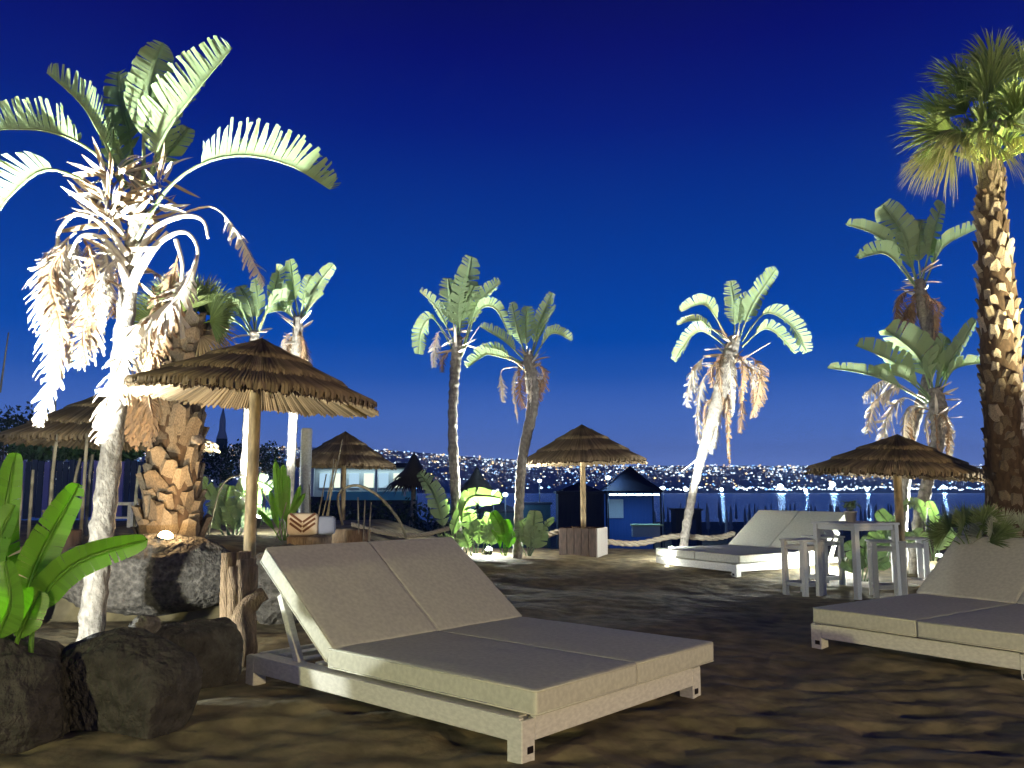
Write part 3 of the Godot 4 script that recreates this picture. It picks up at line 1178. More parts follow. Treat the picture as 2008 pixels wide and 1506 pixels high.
func parasols() -> void:
	var p := parasol("thatched_parasol", "thatched parasol lit orange from beneath, behind the daybed with raised backrests", Vector3(-2.16, 0.0, -7.0), 1.0, 2.12, 2.6, Vector3(0.0, 0, -0.075), true, 1)
	p.set_meta("group", "thatched parasols")
	parasol("thatched_parasol", "dark thatched parasol standing in the square planter box", Vector3(1.29, 0.14, -15.3), 1.13, 1.72, 2.38, Vector3(0, 0, 0.02), true, 11)
	parasol("thatched_parasol", "dark thatched parasol behind the bar table and its stools", Vector3(4.83, 0.05, -10.55), 1.06, 1.5, 1.97, Vector3(0.02, 0, -0.05), true, 21)
	parasol("thatched_parasol", "small brown thatched parasol in front of the lit pavilion", Vector3(-3.48, 0.74, -17.4), 1.05, 1.12, 1.8, Vector3(0, 0, -0.02), false, 31)
	parasol("thatched_parasol", "thatched parasol above the thin bamboo poles, behind the pale tree trunk", Vector3(-5.55, 0.74, -11.6), 1.38, 1.25, 2.0, Vector3(0, 0, -0.03), true, 41, "thatched parasols", 0.35, 0.06)


func trees() -> void:
	var live: Material = mats["strelitzia"]
	var dry: Material = mats["dry_leaf"]
	var brown: Material = mats["dry_brown"]
	var t: Node3D
	t = thing("bird_of_paradise_tree", "tallest floodlit white-leaved tree with hanging dead leaves, beside the boulders", "tree", Vector3(-3.612, -0.025, -7.4), 0.0, "bird of paradise trees")
	part("trunk", trunk_mesh([Vector3(-0.011, -0.245, 0), Vector3(0.006, 0.392, 0), Vector3(0.034, 1, 0), Vector3(0.084, 1.801, 0), Vector3(0.117, 2.624, 0), Vector3(0.147, 3.281, 0), Vector3(0.172, 3.662, 0), Vector3(0.185, 4, 0), Vector3(0.188, 4.293, 0)], [0.113, 0.104, 0.098, 0.09, 0.08, 0.075, 0.072, 0.08, 0.05], 26, 3), mats["bark_pale"], t)
	tree_leaf(t, [Vector3(0.247, 4.128, 0.05), Vector3(0.244, 4.741, 0.1), Vector3(0.295, 5.186, 0.1), Vector3(0.33, 5.524, 0)], 0.208, Vector3(-1, 0, 0.3), Vector3(0.5, 0, -0.7), live, 1, 0.25, 22, 0.16, 0.0)
	tree_leaf(t, [Vector3(0.293, 4.128, 0.05), Vector3(0.423, 4.545, 0.1), Vector3(0.724, 4.963, 0.15), Vector3(1.02, 5.417, 0.1)], 0.361, Vector3(-0.75, 0.55, 0.35), Vector3(-0.3, 0.5, -0.9), live, 2, 0.22, 34, 0.3, 0.0)
	tree_leaf(t, [Vector3(0.235, 3.584, 0.1), Vector3(0.494, 4.018, 0.15), Vector3(0.823, 4.252, 0.2), Vector3(1.226, 4.312, 0.25), Vector3(1.652, 4.197, 0.3), Vector3(2.01, 3.977, 0.3)], 0.334, Vector3(0, 1, 0.35), Vector3(0.1, 0.9, -0.6), live, 3, 0.4, 36, 0.32, 0.0)
	tree_leaf(t, [Vector3(0.002, 4.184, -0.1), Vector3(-0.213, 4.582, -0.1), Vector3(-0.48, 4.985, -0.15), Vector3(-0.861, 5.329, -0.2)], 0.28, Vector3(0.75, 0.5, 0.5), Vector3(0.2, 0.3, -0.9), live, 4, 0.25, 26, 0.3, 0.05)
	tree_leaf(t, [Vector3(0.077, 4.098, 0), Vector3(-0.224, 4.42, 0.05), Vector3(-0.588, 4.606, 0.05), Vector3(-0.998, 4.673, 0), Vector3(-1.488, 4.673, -0.1)], 0.307, Vector3(0.1, 1, 0.3), Vector3(0, 0.8, -0.6), live, 5, 0.36, 30, 0.26, 0.0)
	tree_leaf(t, [Vector3(0.136, 3.869, 0.1), Vector3(-0.318, 4.147, 0.15), Vector3(-0.592, 4.19, 0.2), Vector3(-0.851, 3.976, 0.2), Vector3(-0.992, 3.74, 0.2), Vector3(-1.102, 3.414, 0.2)], 0.298, Vector3(-0.3, 0.9, 0.4), Vector3(-0.2, 0.7, -0.7), live, 6, 0.34, 32, 0.26, 0.0)
	tree_leaf(t, [Vector3(-0.011, 4.26, -0.3), Vector3(-0.12, 4.764, -0.4), Vector3(-0.251, 5.156, -0.45), Vector3(-0.325, 5.502, -0.5)], 0.19, Vector3(-1, 0, 0.2), Vector3(1, 0, 0.2), live, 7, 0.25, 12, 0.2, 0.0)
	tree_leaf(t, [Vector3(0.126, 4.26, -0.3), Vector3(0.166, 4.702, -0.5), Vector3(0.18, 5.12, -0.6), Vector3(0.193, 5.471, -0.65)], 0.153, Vector3(-1, 0.1, 0.2), Vector3(1, 0, 0.2), live, 8, 0.25, 12, 0.2, 0.0)
	tree_leaf(t, [Vector3(0.11, 4.33, -0.35), Vector3(0.219, 4.65, -0.5), Vector3(0.337, 5.004, -0.7)], 0.135, Vector3(-0.6, 0.7, 0.2), Vector3(0.6, -0.7, 0.2), live, 9, 0.3, 10, 0.2, 0.0)
	tree_leaf(t, [Vector3(0.036, 4.222, -0.2), Vector3(-0.161, 4.566, -0.3), Vector3(-0.293, 4.921, -0.4)], 0.162, Vector3(-0.9, 0.2, 0.2), Vector3(0.9, 0.2, 0.2), live, 10, 0.25, 10, 0.25, 0.0)
	bracts(t, [Vector3(-0.023, 3.981, 0.12)][0], Vector3(0.3, 0.26, 0.24), 84, 0.3, [mats["bract_pale"], mats["bract_brown"], mats["bract_brown"]], 3)
	bracts(t, [Vector3(0.381, 4.055, 0.05)][0], Vector3(0.2, 0.16, 0.2), 40, 0.26, [mats["bract_pale"], mats["bract_brown"]], 4)
	bracts(t, [Vector3(0.128, 3.599, 0.05)][0], Vector3(0.16, 0.3, 0.14), 36, 0.32, [mats["bract_brown"], mats["bract_pale"], mats["bract_brown"]], 5)
	dry_stalk(t, [Vector3(0.221, 3.348, 0.1), Vector3(0.376, 3.679, 0.1), Vector3(0.666, 3.785, 0.15), Vector3(0.861, 3.731, 0.2), Vector3(0.914, 3.562, 0.2)], 0.03, mats["bract_pale"])
	dry_stalk(t, [Vector3(0.231, 3.161, 0.1), Vector3(0.452, 3.522, 0.15), Vector3(0.703, 3.623, 0.2), Vector3(0.828, 3.46, 0.2), Vector3(0.796, 3.192, 0.2)], 0.028, mats["bract_pale"])
	dry_stalk(t, [Vector3(0.621, 3.559, 0.18), Vector3(0.7, 3.321, 0.2), Vector3(0.686, 3.067, 0.2)], 0.024, mats["bract_pale"])
	dry_stalk(t, [Vector3(0.16, 3.442, 0.1), Vector3(-0.086, 3.726, 0.1), Vector3(-0.295, 3.804, 0.15), Vector3(-0.404, 3.647, 0.2), Vector3(-0.419, 3.46, 0.2)], 0.03, mats["bract_pale"])
	dry_stalk(t, [Vector3(0.166, 3.348, 0.1), Vector3(-0.054, 3.584, 0.1), Vector3(-0.21, 3.59, 0.2), Vector3(-0.31, 3.39, 0.2)], 0.026, mats["bract_pale"])
	dry_stalk(t, [Vector3(0.207, 3.119, 0.08), Vector3(0.289, 3.343, 0.12), Vector3(0.524, 3.648, 0.12)], 0.05, mats["bract_pale"])
	dry_stalk(t, [Vector3(0.176, 3.166, 0.08), Vector3(0.107, 3.343, 0.12), Vector3(-0.041, 3.531, 0.12)], 0.05, mats["bract_pale"])
	dead_leaf(t, [Vector3(-0.258, 3.623, 0.2), Vector3(-0.391, 3.46, 0.2), Vector3(-0.39, 3.044, 0.2), Vector3(-0.37, 2.5, 0.2), Vector3(-0.473, 1.885, 0.2)], 0.226, dry, 21, 52, 0.12)
	dead_leaf(t, [Vector3(-0.454, 3.584, 0.1), Vector3(-0.556, 3.348, 0.1), Vector3(-0.548, 2.975, 0.1), Vector3(-0.474, 2.561, 0.1)], 0.18, dry, 22, 48, 0.1)
	dead_leaf(t, [Vector3(-0.322, 3.522, 0.15), Vector3(-0.184, 3.149, 0.15), Vector3(-0.102, 2.781, 0.15), Vector3(-0.203, 2.408, 0.15)], 0.199, dry, 23, 48, 0.1)
	dead_leaf(t, [Vector3(-0.291, 3.614, 0), Vector3(-0.183, 3.376, 0), Vector3(-0.191, 2.998, 0), Vector3(-0.109, 2.578, 0)], 0.18, brown, 24, 40, 0.1)
	dead_leaf(t, [Vector3(0.509, 3.774, 0.1), Vector3(0.891, 3.875, 0.15), Vector3(1.121, 3.693, 0.2), Vector3(1.291, 3.414, 0.2), Vector3(1.437, 3.136, 0.2)], 0.135, dry, 25, 24, 0.42)
	dead_leaf(t, [Vector3(0.85, 3.399, 0.25), Vector3(0.718, 3.021, 0.3), Vector3(0.411, 2.747, 0.32), Vector3(0.221, 2.307, 0.3), Vector3(0.082, 1.732, 0.28)], 0.226, dry, 26, 54, 0.1)
	dead_leaf(t, [Vector3(0.781, 3.228, 0.2), Vector3(0.668, 2.948, 0.22), Vector3(0.441, 2.763, 0.24), Vector3(0.368, 2.493, 0.24)], 0.18, brown, 27, 44, 0.1)
	dead_leaf(t, [Vector3(0.317, 3.211, -0.1), Vector3(0.362, 2.84, -0.15), Vector3(0.273, 2.374, -0.2), Vector3(0.34, 1.999, -0.2)], 0.162, brown, 28, 40, 0.1)
	skirt(t, [Vector3(0.174, 3.376, 0)][0], 4, 0.4, 0.8, 0.13, [dry, brown], 71)
	for a in [[[Vector3(-0.261, 3.584, 0.1), Vector3(-0.366, 3.442, 0.1), Vector3(-0.38, 2.975, 0.1), Vector3(-0.275, 2.425, 0.1)], 36], [[Vector3(-0.313, 3.492, 0.25), Vector3(-0.428, 3.215, 0.25), Vector3(-0.308, 2.761, 0.25), Vector3(-0.307, 2.225, 0.25)], 34], [[Vector3(-0.137, 3.507, 0.2), Vector3(-0.046, 3.136, 0.2), Vector3(-0.132, 2.725, 0.2), Vector3(-0.082, 2.432, 0.2)], 34], [[Vector3(-0.414, 3.645, -0.1), Vector3(-0.392, 3.307, -0.1), Vector3(-0.357, 2.783, -0.1)], 40], [[Vector3(0.618, 3.442, 0.1), Vector3(0.567, 3.056, 0.15), Vector3(0.478, 2.59, 0.2), Vector3(0.262, 2.098, 0.2)], 34], [[Vector3(-0.077, 3.584, 0.1), Vector3(0.036, 3.242, 0.15), Vector3(0.014, 2.872, 0.15)], 30]]:
		dead_leaf(t, a[0], a[1] * 0.005, brown if a[1] == 34 else dry, a[1] * 13 + int(a[0][0].x * 30 + 400), 46, 0.08)
	t = thing("bird_of_paradise_tree", "bright white-lit tree just above the orange-lit parasol, beside its darker neighbour", "tree", Vector3(-3.73, 1.043, -12.2), 0.0, "bird of paradise trees")
	part("trunk", trunk_mesh([Vector3(-0.137, -0.435, 0), Vector3(-0.137, 0.292, 0), Vector3(-0.119, 1.328, 0), Vector3(-0.096, 2.082, 0), Vector3(-0.08, 2.617, 0)], [0.09, 0.085, 0.08, 0.085, 0.07], 16, 4), mats["bark_pale"], t)
	for a in [[[Vector3(-0.077, 2.54, 0), Vector3(-0.28, 2.887, 0), Vector3(-0.553, 3.08, 0)], 26, -0.4, 0.9], [[Vector3(-0.08, 2.617, 0), Vector3(-0.17, 3.003, 0), Vector3(-0.335, 3.313, 0)], 22, -0.8, 0.5], [[Vector3(-0.042, 2.617, 0), Vector3(0.13, 3.08, 0), Vector3(0.23, 3.469, 0), Vector3(0.19, 3.548, 0)], 24, 0.8, 0.5], [[Vector3(-0.039, 2.54, 0), Vector3(0.133, 3.003, 0), Vector3(0.373, 3.096, 0), Vector3(0.363, 2.925, 0)], 26, 0.3, 0.9], [[Vector3(-0.114, 2.54, 0), Vector3(-0.388, 2.771, 0), Vector3(-0.533, 2.617, 0), Vector3(-0.602, 2.464, 0)], 22, -0.3, 0.9], [[Vector3(-0.08, 2.617, 0), Vector3(-0.057, 3.003, 0), Vector3(-0.111, 3.43, 0)], 22, 1.0, 0.0], [[Vector3(-0.092, 2.54, 0), Vector3(-0.398, 3.003, 0), Vector3(-0.467, 3.197, 0)], 20, -0.6, 0.6]]:
		tree_leaf(t, a[0], a[1] * 0.007, Vector3(a[2], a[3], 0.4), Vector3(-a[2], a[3] * 0.6, -0.5), live, int(a[1] * 7 + a[2] * 10), 0.3, 12, 0.2, 0.05, Color(1, 1, 1), 0.018)
	dead_leaf(t, [Vector3(-0.149, 2.464, 0), Vector3(-0.294, 2.311, 0), Vector3(-0.394, 2.006, 0), Vector3(-0.412, 1.553, 0)], 0.164, dry, 31)
	dead_leaf(t, [Vector3(-0.036, 2.464, 0), Vector3(0.083, 2.311, 0), Vector3(0.172, 1.93, 0), Vector3(0.226, 1.478, 0)], 0.164, dry, 32)
	dead_leaf(t, [Vector3(-0.071, 2.387, 0), Vector3(-0.134, 2.082, 0), Vector3(-0.038, 1.553, 0)], 0.149, brown, 33)
	bracts(t, [Vector3(-0.089, 2.479, 0)][0], Vector3(0.2, 0.22, 0.2), 16, 0.26, [mats["bract_pale"], mats["bract_brown"]], 6)
	t = thing("bird_of_paradise_tree", "slender green tree with a dark trunk above the orange-lit parasol", "tree", Vector3(-3.335, 1.029, -12.8), 0.0, "bird of paradise trees")
	part("trunk", trunk_mesh([Vector3(-0.062, -0.456, 0), Vector3(-0.033, 0.537, 0), Vector3(-0.02, 1.551, 0), Vector3(0.001, 2.344, 0), Vector3(0.004, 2.988, 0)], [0.07, 0.066, 0.07, 0.09, 0.07], 16, 5), mats["bark_pale"], t)
	for a in [[[Vector3(0.03, 2.907, 0), Vector3(0.23, 3.395, 0), Vector3(0.538, 3.821, 0)], 18, -0.7, 0.6], [[Vector3(0.004, 2.988, 0), Vector3(-0.092, 3.476, 0), Vector3(-0.162, 3.903, 0)], 20, 0.9, 0.2], [[Vector3(0.046, 2.907, 0), Vector3(0.198, 3.15, 0), Vector3(0.399, 3.354, 0)], 18, -0.2, 0.9], [[Vector3(-0.019, 2.948, 0), Vector3(-0.206, 3.313, 0), Vector3(-0.456, 3.599, 0)], 20, 0.2, 0.9], [[Vector3(-0.017, 2.907, 0), Vector3(-0.237, 3.069, 0), Vector3(-0.491, 3.029, 0)], 22, -0.2, 0.9], [[Vector3(0.029, 2.948, 0), Vector3(0.096, 3.354, 0), Vector3(0.183, 3.64, 0)], 16, -0.9, 0.1], [[Vector3(-0.035, 2.948, 0), Vector3(-0.2, 3.15, 0), Vector3(-0.331, 3.476, 0)], 18, -0.6, 0.6]]:
		tree_leaf(t, a[0], a[1] * 0.008, Vector3(a[2], a[3], 0.4), Vector3(-a[2], a[3] * 0.6, -0.5), live, int(a[1] * 9 + a[2] * 12), 0.3, 12, 0.2, 0.05, Color(1, 1, 1), 0.018)
	dead_leaf(t, [Vector3(-0.028, 2.746, 0), Vector3(-0.139, 2.505, 0), Vector3(-0.18, 2.105, 0)], 0.156, dry, 41)
	dead_leaf(t, [Vector3(0.051, 2.746, 0), Vector3(0.141, 2.424, 0), Vector3(0.171, 1.946, 0)], 0.14, brown, 42)
	skirt(t, [Vector3(0.008, 2.625, 0)][0], 8, 0.22, 0.7, 0.12, [dry, brown], 77)
	bracts(t, [Vector3(0.005, 2.705, 0)][0], Vector3(0.16, 0.26, 0.16), 16, 0.24, [mats["bract_pale"], mats["bract_brown"]], 7)
	t = thing("bird_of_paradise_tree", "tree with a straight pale trunk rising from the brightly lit white plants", "tree", Vector3(-0.98, 0.267, -15), 0.0, "bird of paradise trees")
	part("trunk", trunk_mesh([Vector3(0.02, -0.265, 0), Vector3(-0.017, 0.891, 0), Vector3(-0.081, 2.069, 0), Vector3(-0.07, 2.899, 0), Vector3(-0.029, 3.459, 0), Vector3(-0.004, 3.835, 0)], [0.105, 0.095, 0.085, 0.09, 0.1, 0.08], 22, 6), mats["bark_pale"], t)
	for a in [[[Vector3(0.016, 3.647, 0), Vector3(0.057, 4.308, 0), Vector3(0.237, 5.344, 0)], 34, -0.95, 0.1, 1], [[Vector3(-0.031, 3.647, 0), Vector3(-0.13, 4.403, 0), Vector3(-0.201, 4.929, 0)], 26, -0.9, 0.3, 0], [[Vector3(0.063, 3.553, 0), Vector3(0.336, 4.403, 0), Vector3(0.774, 4.862, 0)], 24, -0.6, 0.75, 0], [[Vector3(0.064, 3.459, 0), Vector3(0.337, 4.261, 0), Vector3(0.663, 4.356, 0), Vector3(0.943, 3.816, 0)], 22, 0.2, 1.0, 0], [[Vector3(-0.049, 3.647, 0), Vector3(-0.363, 4.308, 0), Vector3(-0.722, 4.69, 0)], 20, 0.5, 0.8, 0], [[Vector3(-0.076, 3.553, 0), Vector3(-0.454, 4.166, 0), Vector3(-0.674, 3.929, 0), Vector3(-0.706, 3.506, 0)], 22, -0.8, 0.6, 0], [[Vector3(-0.004, 3.741, 0), Vector3(0.103, 4.403, 0), Vector3(0.287, 4.785, 0)], 30, 0.9, 0.2, 0], [[Vector3(-0.003, 3.647, 0), Vector3(-0.037, 4.403, 0), Vector3(0.052, 4.977, 0)], 28, 0.9, 0.1, 1]]:
		tree_leaf(t, a[0], a[1] * 0.009, Vector3(a[2], a[3], 0.45), Vector3(-a[2], a[3] * 0.6, -0.6), live, int(a[1] * 11 + a[2] * 14), 0.3, 20, 0.28, 0.05, Color(1, 1, 1), 0.02)
	dead_leaf(t, [Vector3(-0.124, 3.741, 0), Vector3(-0.34, 3.929, 0), Vector3(-0.42, 3.647, 0), Vector3(-0.434, 3.272, 0)], 0.146, dry, 51, 20, 0.4)
	dead_leaf(t, [Vector3(-0.077, 3.647, 0), Vector3(-0.261, 3.459, 0), Vector3(-0.276, 3.178, 0)], 0.11, brown, 52)
	bracts(t, [Vector3(-0.023, 3.788, 0)][0], Vector3(0.26, 0.26, 0.22), 22, 0.28, [mats["bract_pale"], mats["bract_brown"]], 8)
	dry_stalk(t, [Vector3(0.064, 3.459, 0), Vector3(0.201, 3.741, 0), Vector3(0.385, 4.024, 0)], 0.016, mats["bract_pale"])
	t = thing("bird_of_paradise_tree", "tree with a curved grey trunk touching the edge of the planter parasol", "tree", Vector3(0.123, 0.278, -14.6), 0.0, "bird of paradise trees")
	part("trunk", trunk_mesh([Vector3(-0.035, -0.24, 0), Vector3(0.001, 0.71, 0), Vector3(0.055, 1.587, 0), Vector3(0.235, 2.479, 0), Vector3(0.219, 3.02, 0), Vector3(0.148, 3.475, 0)], [0.085, 0.08, 0.085, 0.1, 0.11, 0.08], 22, 7), mats["bark_pale"], t)
	for a in [[[Vector3(0.202, 3.293, 0), Vector3(0.339, 3.934, 0), Vector3(0.606, 4.545, 0)], 18, -0.8, 0.6, 0], [[Vector3(0.148, 3.338, 0), Vector3(-0.023, 3.842, 0), Vector3(-0.132, 4.377, 0)], 18, 0.7, 0.5, 1], [[Vector3(0.13, 3.293, 0), Vector3(-0.249, 3.658, 0), Vector3(-0.702, 3.934, 0)], 22, 0.3, 0.9, 1], [[Vector3(0.112, 3.247, 0), Vector3(-0.429, 3.475, 0), Vector3(-0.923, 3.183, 0)], 26, -0.2, 0.9, 0], [[Vector3(0.22, 3.293, 0), Vector3(0.565, 3.796, 0), Vector3(0.925, 3.676, 0)], 20, 0.2, 0.9, 0], [[Vector3(0.202, 3.338, 0), Vector3(0.43, 3.934, 0), Vector3(0.659, 4.322, 0)], 8, -0.6, 0.6, 0], [[Vector3(0.166, 3.338, 0), Vector3(0.113, 3.842, 0), Vector3(0.159, 4.303, 0)], 22, 0.9, 0.0, 1], [[Vector3(0.148, 3.247, 0), Vector3(-0.339, 3.384, 0), Vector3(-0.79, 3.475, 0)], 18, 0.0, 0.9, 1]]:
		tree_leaf(t, a[0], a[1] * 0.009, Vector3(a[2], a[3], 0.45), Vector3(-a[2], a[3] * 0.6, -0.6), live, int(a[1] * 13 + a[2] * 14), 0.3, 20, 0.28, 0.05, Color(1, 1, 1), 0.02)
	dead_leaf(t, [Vector3(0.066, 3.202, 0), Vector3(-0.293, 3.156, 0), Vector3(-0.302, 2.839, 0), Vector3(-0.284, 2.586, 0)], 0.107, dry, 61, 18, 0.45)
	dead_leaf(t, [Vector3(0.246, 3.111, 0), Vector3(0.362, 2.929, 0), Vector3(0.307, 2.568, 0)], 0.16, brown, 62)
	dead_leaf(t, [Vector3(0.111, 3.111, 0), Vector3(0.003, 2.839, 0), Vector3(0.11, 2.479, 0)], 0.16, brown, 63)
	skirt(t, [Vector3(0.183, 3.202, 0)][0], 6, 0.24, 0.7, 0.13, [brown, dry], 74)
	bracts(t, [Vector3(0.165, 3.202, 0)][0], Vector3(0.2, 0.3, 0.2), 20, 0.26, [mats["bract_brown"], mats["bract_pale"]], 9)
	t = thing("bird_of_paradise_tree", "tree with a thin leaning trunk and shaggy dead skirt beside a daybed", "tree", Vector3(3.119, 0.194, -15.4), 0.0, "bird of paradise trees")
	part("trunk", trunk_mesh([Vector3(-0.082, -0.317, 0), Vector3(0.038, 0.409, 0), Vector3(0.219, 1.237, 0), Vector3(0.458, 2.076, 0), Vector3(0.738, 2.927, 0), Vector3(0.93, 3.596, 0), Vector3(1.038, 3.982, 0)], [0.085, 0.08, 0.075, 0.1, 0.14, 0.15, 0.1], 24, 8), mats["bark_pale"], t)
	for a in [[[Vector3(1.035, 3.886, 0), Vector3(1.055, 4.468, 0), Vector3(0.997, 5.057, 0)], 22, 0.9, 0.1, 1], [[Vector3(1.111, 3.886, 0), Vector3(1.393, 4.566, 0), Vector3(1.882, 5.284, 0)], 30, -0.8, 0.5, 0], [[Vector3(0.94, 3.886, 0), Vector3(0.531, 4.566, 0), Vector3(0.049, 4.449, 0)], 26, 0.0, 0.95, 1], [[Vector3(0.94, 3.886, 0), Vector3(0.379, 4.274, 0), Vector3(-0.024, 4.196, 0)], 16, -0.3, 0.9, 0], [[Vector3(0.889, 3.789, 0), Vector3(0.373, 4.079, 0), Vector3(-0.098, 3.519, 0)], 26, -0.6, 0.7, 0], [[Vector3(1.178, 3.886, 0), Vector3(1.627, 4.42, 0), Vector3(2.114, 4.176, 0), Vector3(2.378, 3.673, 0)], 30, 0.4, 0.9, 1], [[Vector3(1.175, 3.789, 0), Vector3(1.664, 4.128, 0), Vector3(2.168, 3.654, 0)], 24, 0.3, 0.9, 0], [[Vector3(1.073, 3.886, 0), Vector3(1.198, 4.468, 0), Vector3(1.352, 4.762, 0)], 26, -0.9, 0.1, 1]]:
		tree_leaf(t, a[0], a[1] * 0.009, Vector3(a[2], a[3], 0.45), Vector3(-a[2], a[3] * 0.6, -0.6), live, int(a[1] * 17 + a[2] * 14), 0.3, 20, 0.28, 0.05, Color(1, 1, 1), 0.02)
	for a in [[[Vector3(0.788, 3.596, 0), Vector3(0.406, 3.548, 0), Vector3(0.176, 3.117, 0), Vector3(0.125, 2.642, 0)], 22], [[Vector3(0.734, 3.404, 0), Vector3(0.444, 3.213, 0), Vector3(0.314, 2.642, 0), Vector3(0.333, 1.982, 0)], 26], [[Vector3(0.823, 3.213, 0), Vector3(0.574, 2.831, 0), Vector3(0.463, 2.264, 0), Vector3(0.515, 1.795, 0)], 26], [[Vector3(1.12, 3.596, 0), Vector3(1.404, 3.548, 0), Vector3(1.532, 3.165, 0), Vector3(1.446, 2.642, 0)], 18], [[Vector3(1.114, 3.404, 0), Vector3(1.341, 3.117, 0), Vector3(1.345, 2.452, 0)], 18], [[Vector3(1.012, 3.213, 0), Vector3(1.138, 2.736, 0), Vector3(1.071, 2.17, 0)], 18], [[Vector3(0.69, 3.5, 0), Vector3(0.26, 3.404, 0), Vector3(0.265, 2.927, 0)], 20], [[Vector3(0.864, 3.022, 0), Vector3(0.704, 2.452, 0), Vector3(0.593, 1.888, 0)], 22]]:
		dead_leaf(t, a[0], a[1] * 0.009, dry if a[1] != 18 else brown, a[1] * 3 + int(a[0][1].x * 50), 24, 0.3, 0.012)
	bracts(t, [Vector3(0.971, 3.693, 0)][0], Vector3(0.3, 0.3, 0.25), 30, 0.32, [mats["bract_brown"], mats["bract_brown"], mats["bract_pale"]], 10)
	skirt(t, [Vector3(0.967, 3.548, 0)][0], 10, 0.4, 1.0, 0.16, [dry, brown, brown], 72)
	skirt(t, [Vector3(0.766, 2.927, 0)][0], 6, 0.3, 0.9, 0.14, [brown, dry, brown], 73)
	dry_stalk(t, [Vector3(1.117, 3.5, 0), Vector3(1.409, 3.693, 0), Vector3(1.701, 3.866, 0)], 0.018, mats["bract_pale"])
	dry_stalk(t, [Vector3(0.403, 1.795, 0), Vector3(0.163, 1.608, 0), Vector3(-0.027, 1.469, 0)], 0.016, mats["bract_pale"])
	t = thing("bird_of_paradise_tree", "high green-crowned tree beside the thick right palm trunk's shaggy fibres", "tree", Vector3(6.017, 0.316, -13.2), 0.0, "bird of paradise trees")
	part("trunk", trunk_mesh([Vector3(-0.01, -0.31, 0), Vector3(0.065, 0.704, 0), Vector3(0.268, 1.818, 0), Vector3(0.56, 2.629, 0), Vector3(0.682, 3.287, 0), Vector3(0.613, 3.869, 0), Vector3(0.562, 4.373, 0)], [0.11, 0.1, 0.09, 0.085, 0.085, 0.12, 0.08], 24, 9), mats["bark_pale"], t)
	for a in [[[Vector3(0.54, 4.289, 0), Vector3(0.343, 5.139, 0), Vector3(0.031, 5.655, 0)], 34, 0.75, 0.5], [[Vector3(0.589, 4.289, 0), Vector3(0.841, 5.139, 0), Vector3(1.027, 5.698, 0)], 30, -0.8, 0.4], [[Vector3(0.507, 4.289, 0), Vector3(0.006, 5.053, 0), Vector3(-0.579, 5.302, 0)], 26, 0.3, 0.95], [[Vector3(0.504, 4.247, 0), Vector3(0.074, 4.797, 0), Vector3(-0.393, 4.729, 0)], 30, 0.1, 0.95], [[Vector3(0.639, 4.289, 0), Vector3(0.993, 4.925, 0), Vector3(1.639, 5.267, 0)], 30, 0.0, 0.95], [[Vector3(0.54, 4.289, 0), Vector3(0.406, 4.797, 0), Vector3(0.345, 5.181, 0)], 30, -0.9, 0.3], [[Vector3(0.592, 4.331, 0), Vector3(0.582, 4.968, 0), Vector3(0.674, 5.396, 0)], 26, 0.9, 0.2]]:
		tree_leaf(t, a[0], a[1] * 0.008, Vector3(a[2], a[3], 0.45), Vector3(-a[2], a[3] * 0.6, -0.6), live, int(a[1] * 19 + a[2] * 14), 0.3, 12, 0.16, 0.05, Color(1, 1, 1), 0.02)
	for a in [[[Vector3(0.494, 4.205, 0), Vector3(0.242, 4.12, 0), Vector3(0.14, 3.785, 0), Vector3(0.08, 3.452, 0)], 28], [[Vector3(0.524, 4.037, 0), Vector3(0.309, 3.869, 0), Vector3(0.243, 3.452, 0)], 26], [[Vector3(0.601, 3.953, 0), Vector3(0.785, 3.619, 0), Vector3(0.753, 3.121, 0)], 14], [[Vector3(0.488, 4.12, 0), Vector3(0.381, 3.702, 0), Vector3(0.392, 3.204, 0)], 24]]:
		dead_leaf(t, a[0], a[1] * 0.008, brown, a[1] * 5, 24, 0.2, 0.012)
	skirt(t, [Vector3(0.565, 4.163, 0)][0], 7, 0.3, 0.9, 0.16, [brown, dry, brown], 75)
	bracts(t, [Vector3(0.573, 4.289, 0)][0], Vector3(0.22, 0.24, 0.2), 22, 0.28, [mats["bract_pale"], mats["bract_brown"]], 11)
	t = thing("bird_of_paradise_tree", "leaning low tree with broad pale-green leaves just over the dark bar parasol", "tree", Vector3(6.005, 0.325, -12.6), 0.0, "bird of paradise trees")
	part("trunk", trunk_mesh([Vector3(-0.053, -0.259, 0), Vector3(0.057, 0.559, 0), Vector3(0.224, 1.162, 0), Vector3(0.396, 1.696, 0), Vector3(0.446, 2.235, 0), Vector3(0.404, 2.546, 0)], [0.1, 0.09, 0.085, 0.1, 0.13, 0.08], 20, 10), mats["bark_pale"], t)
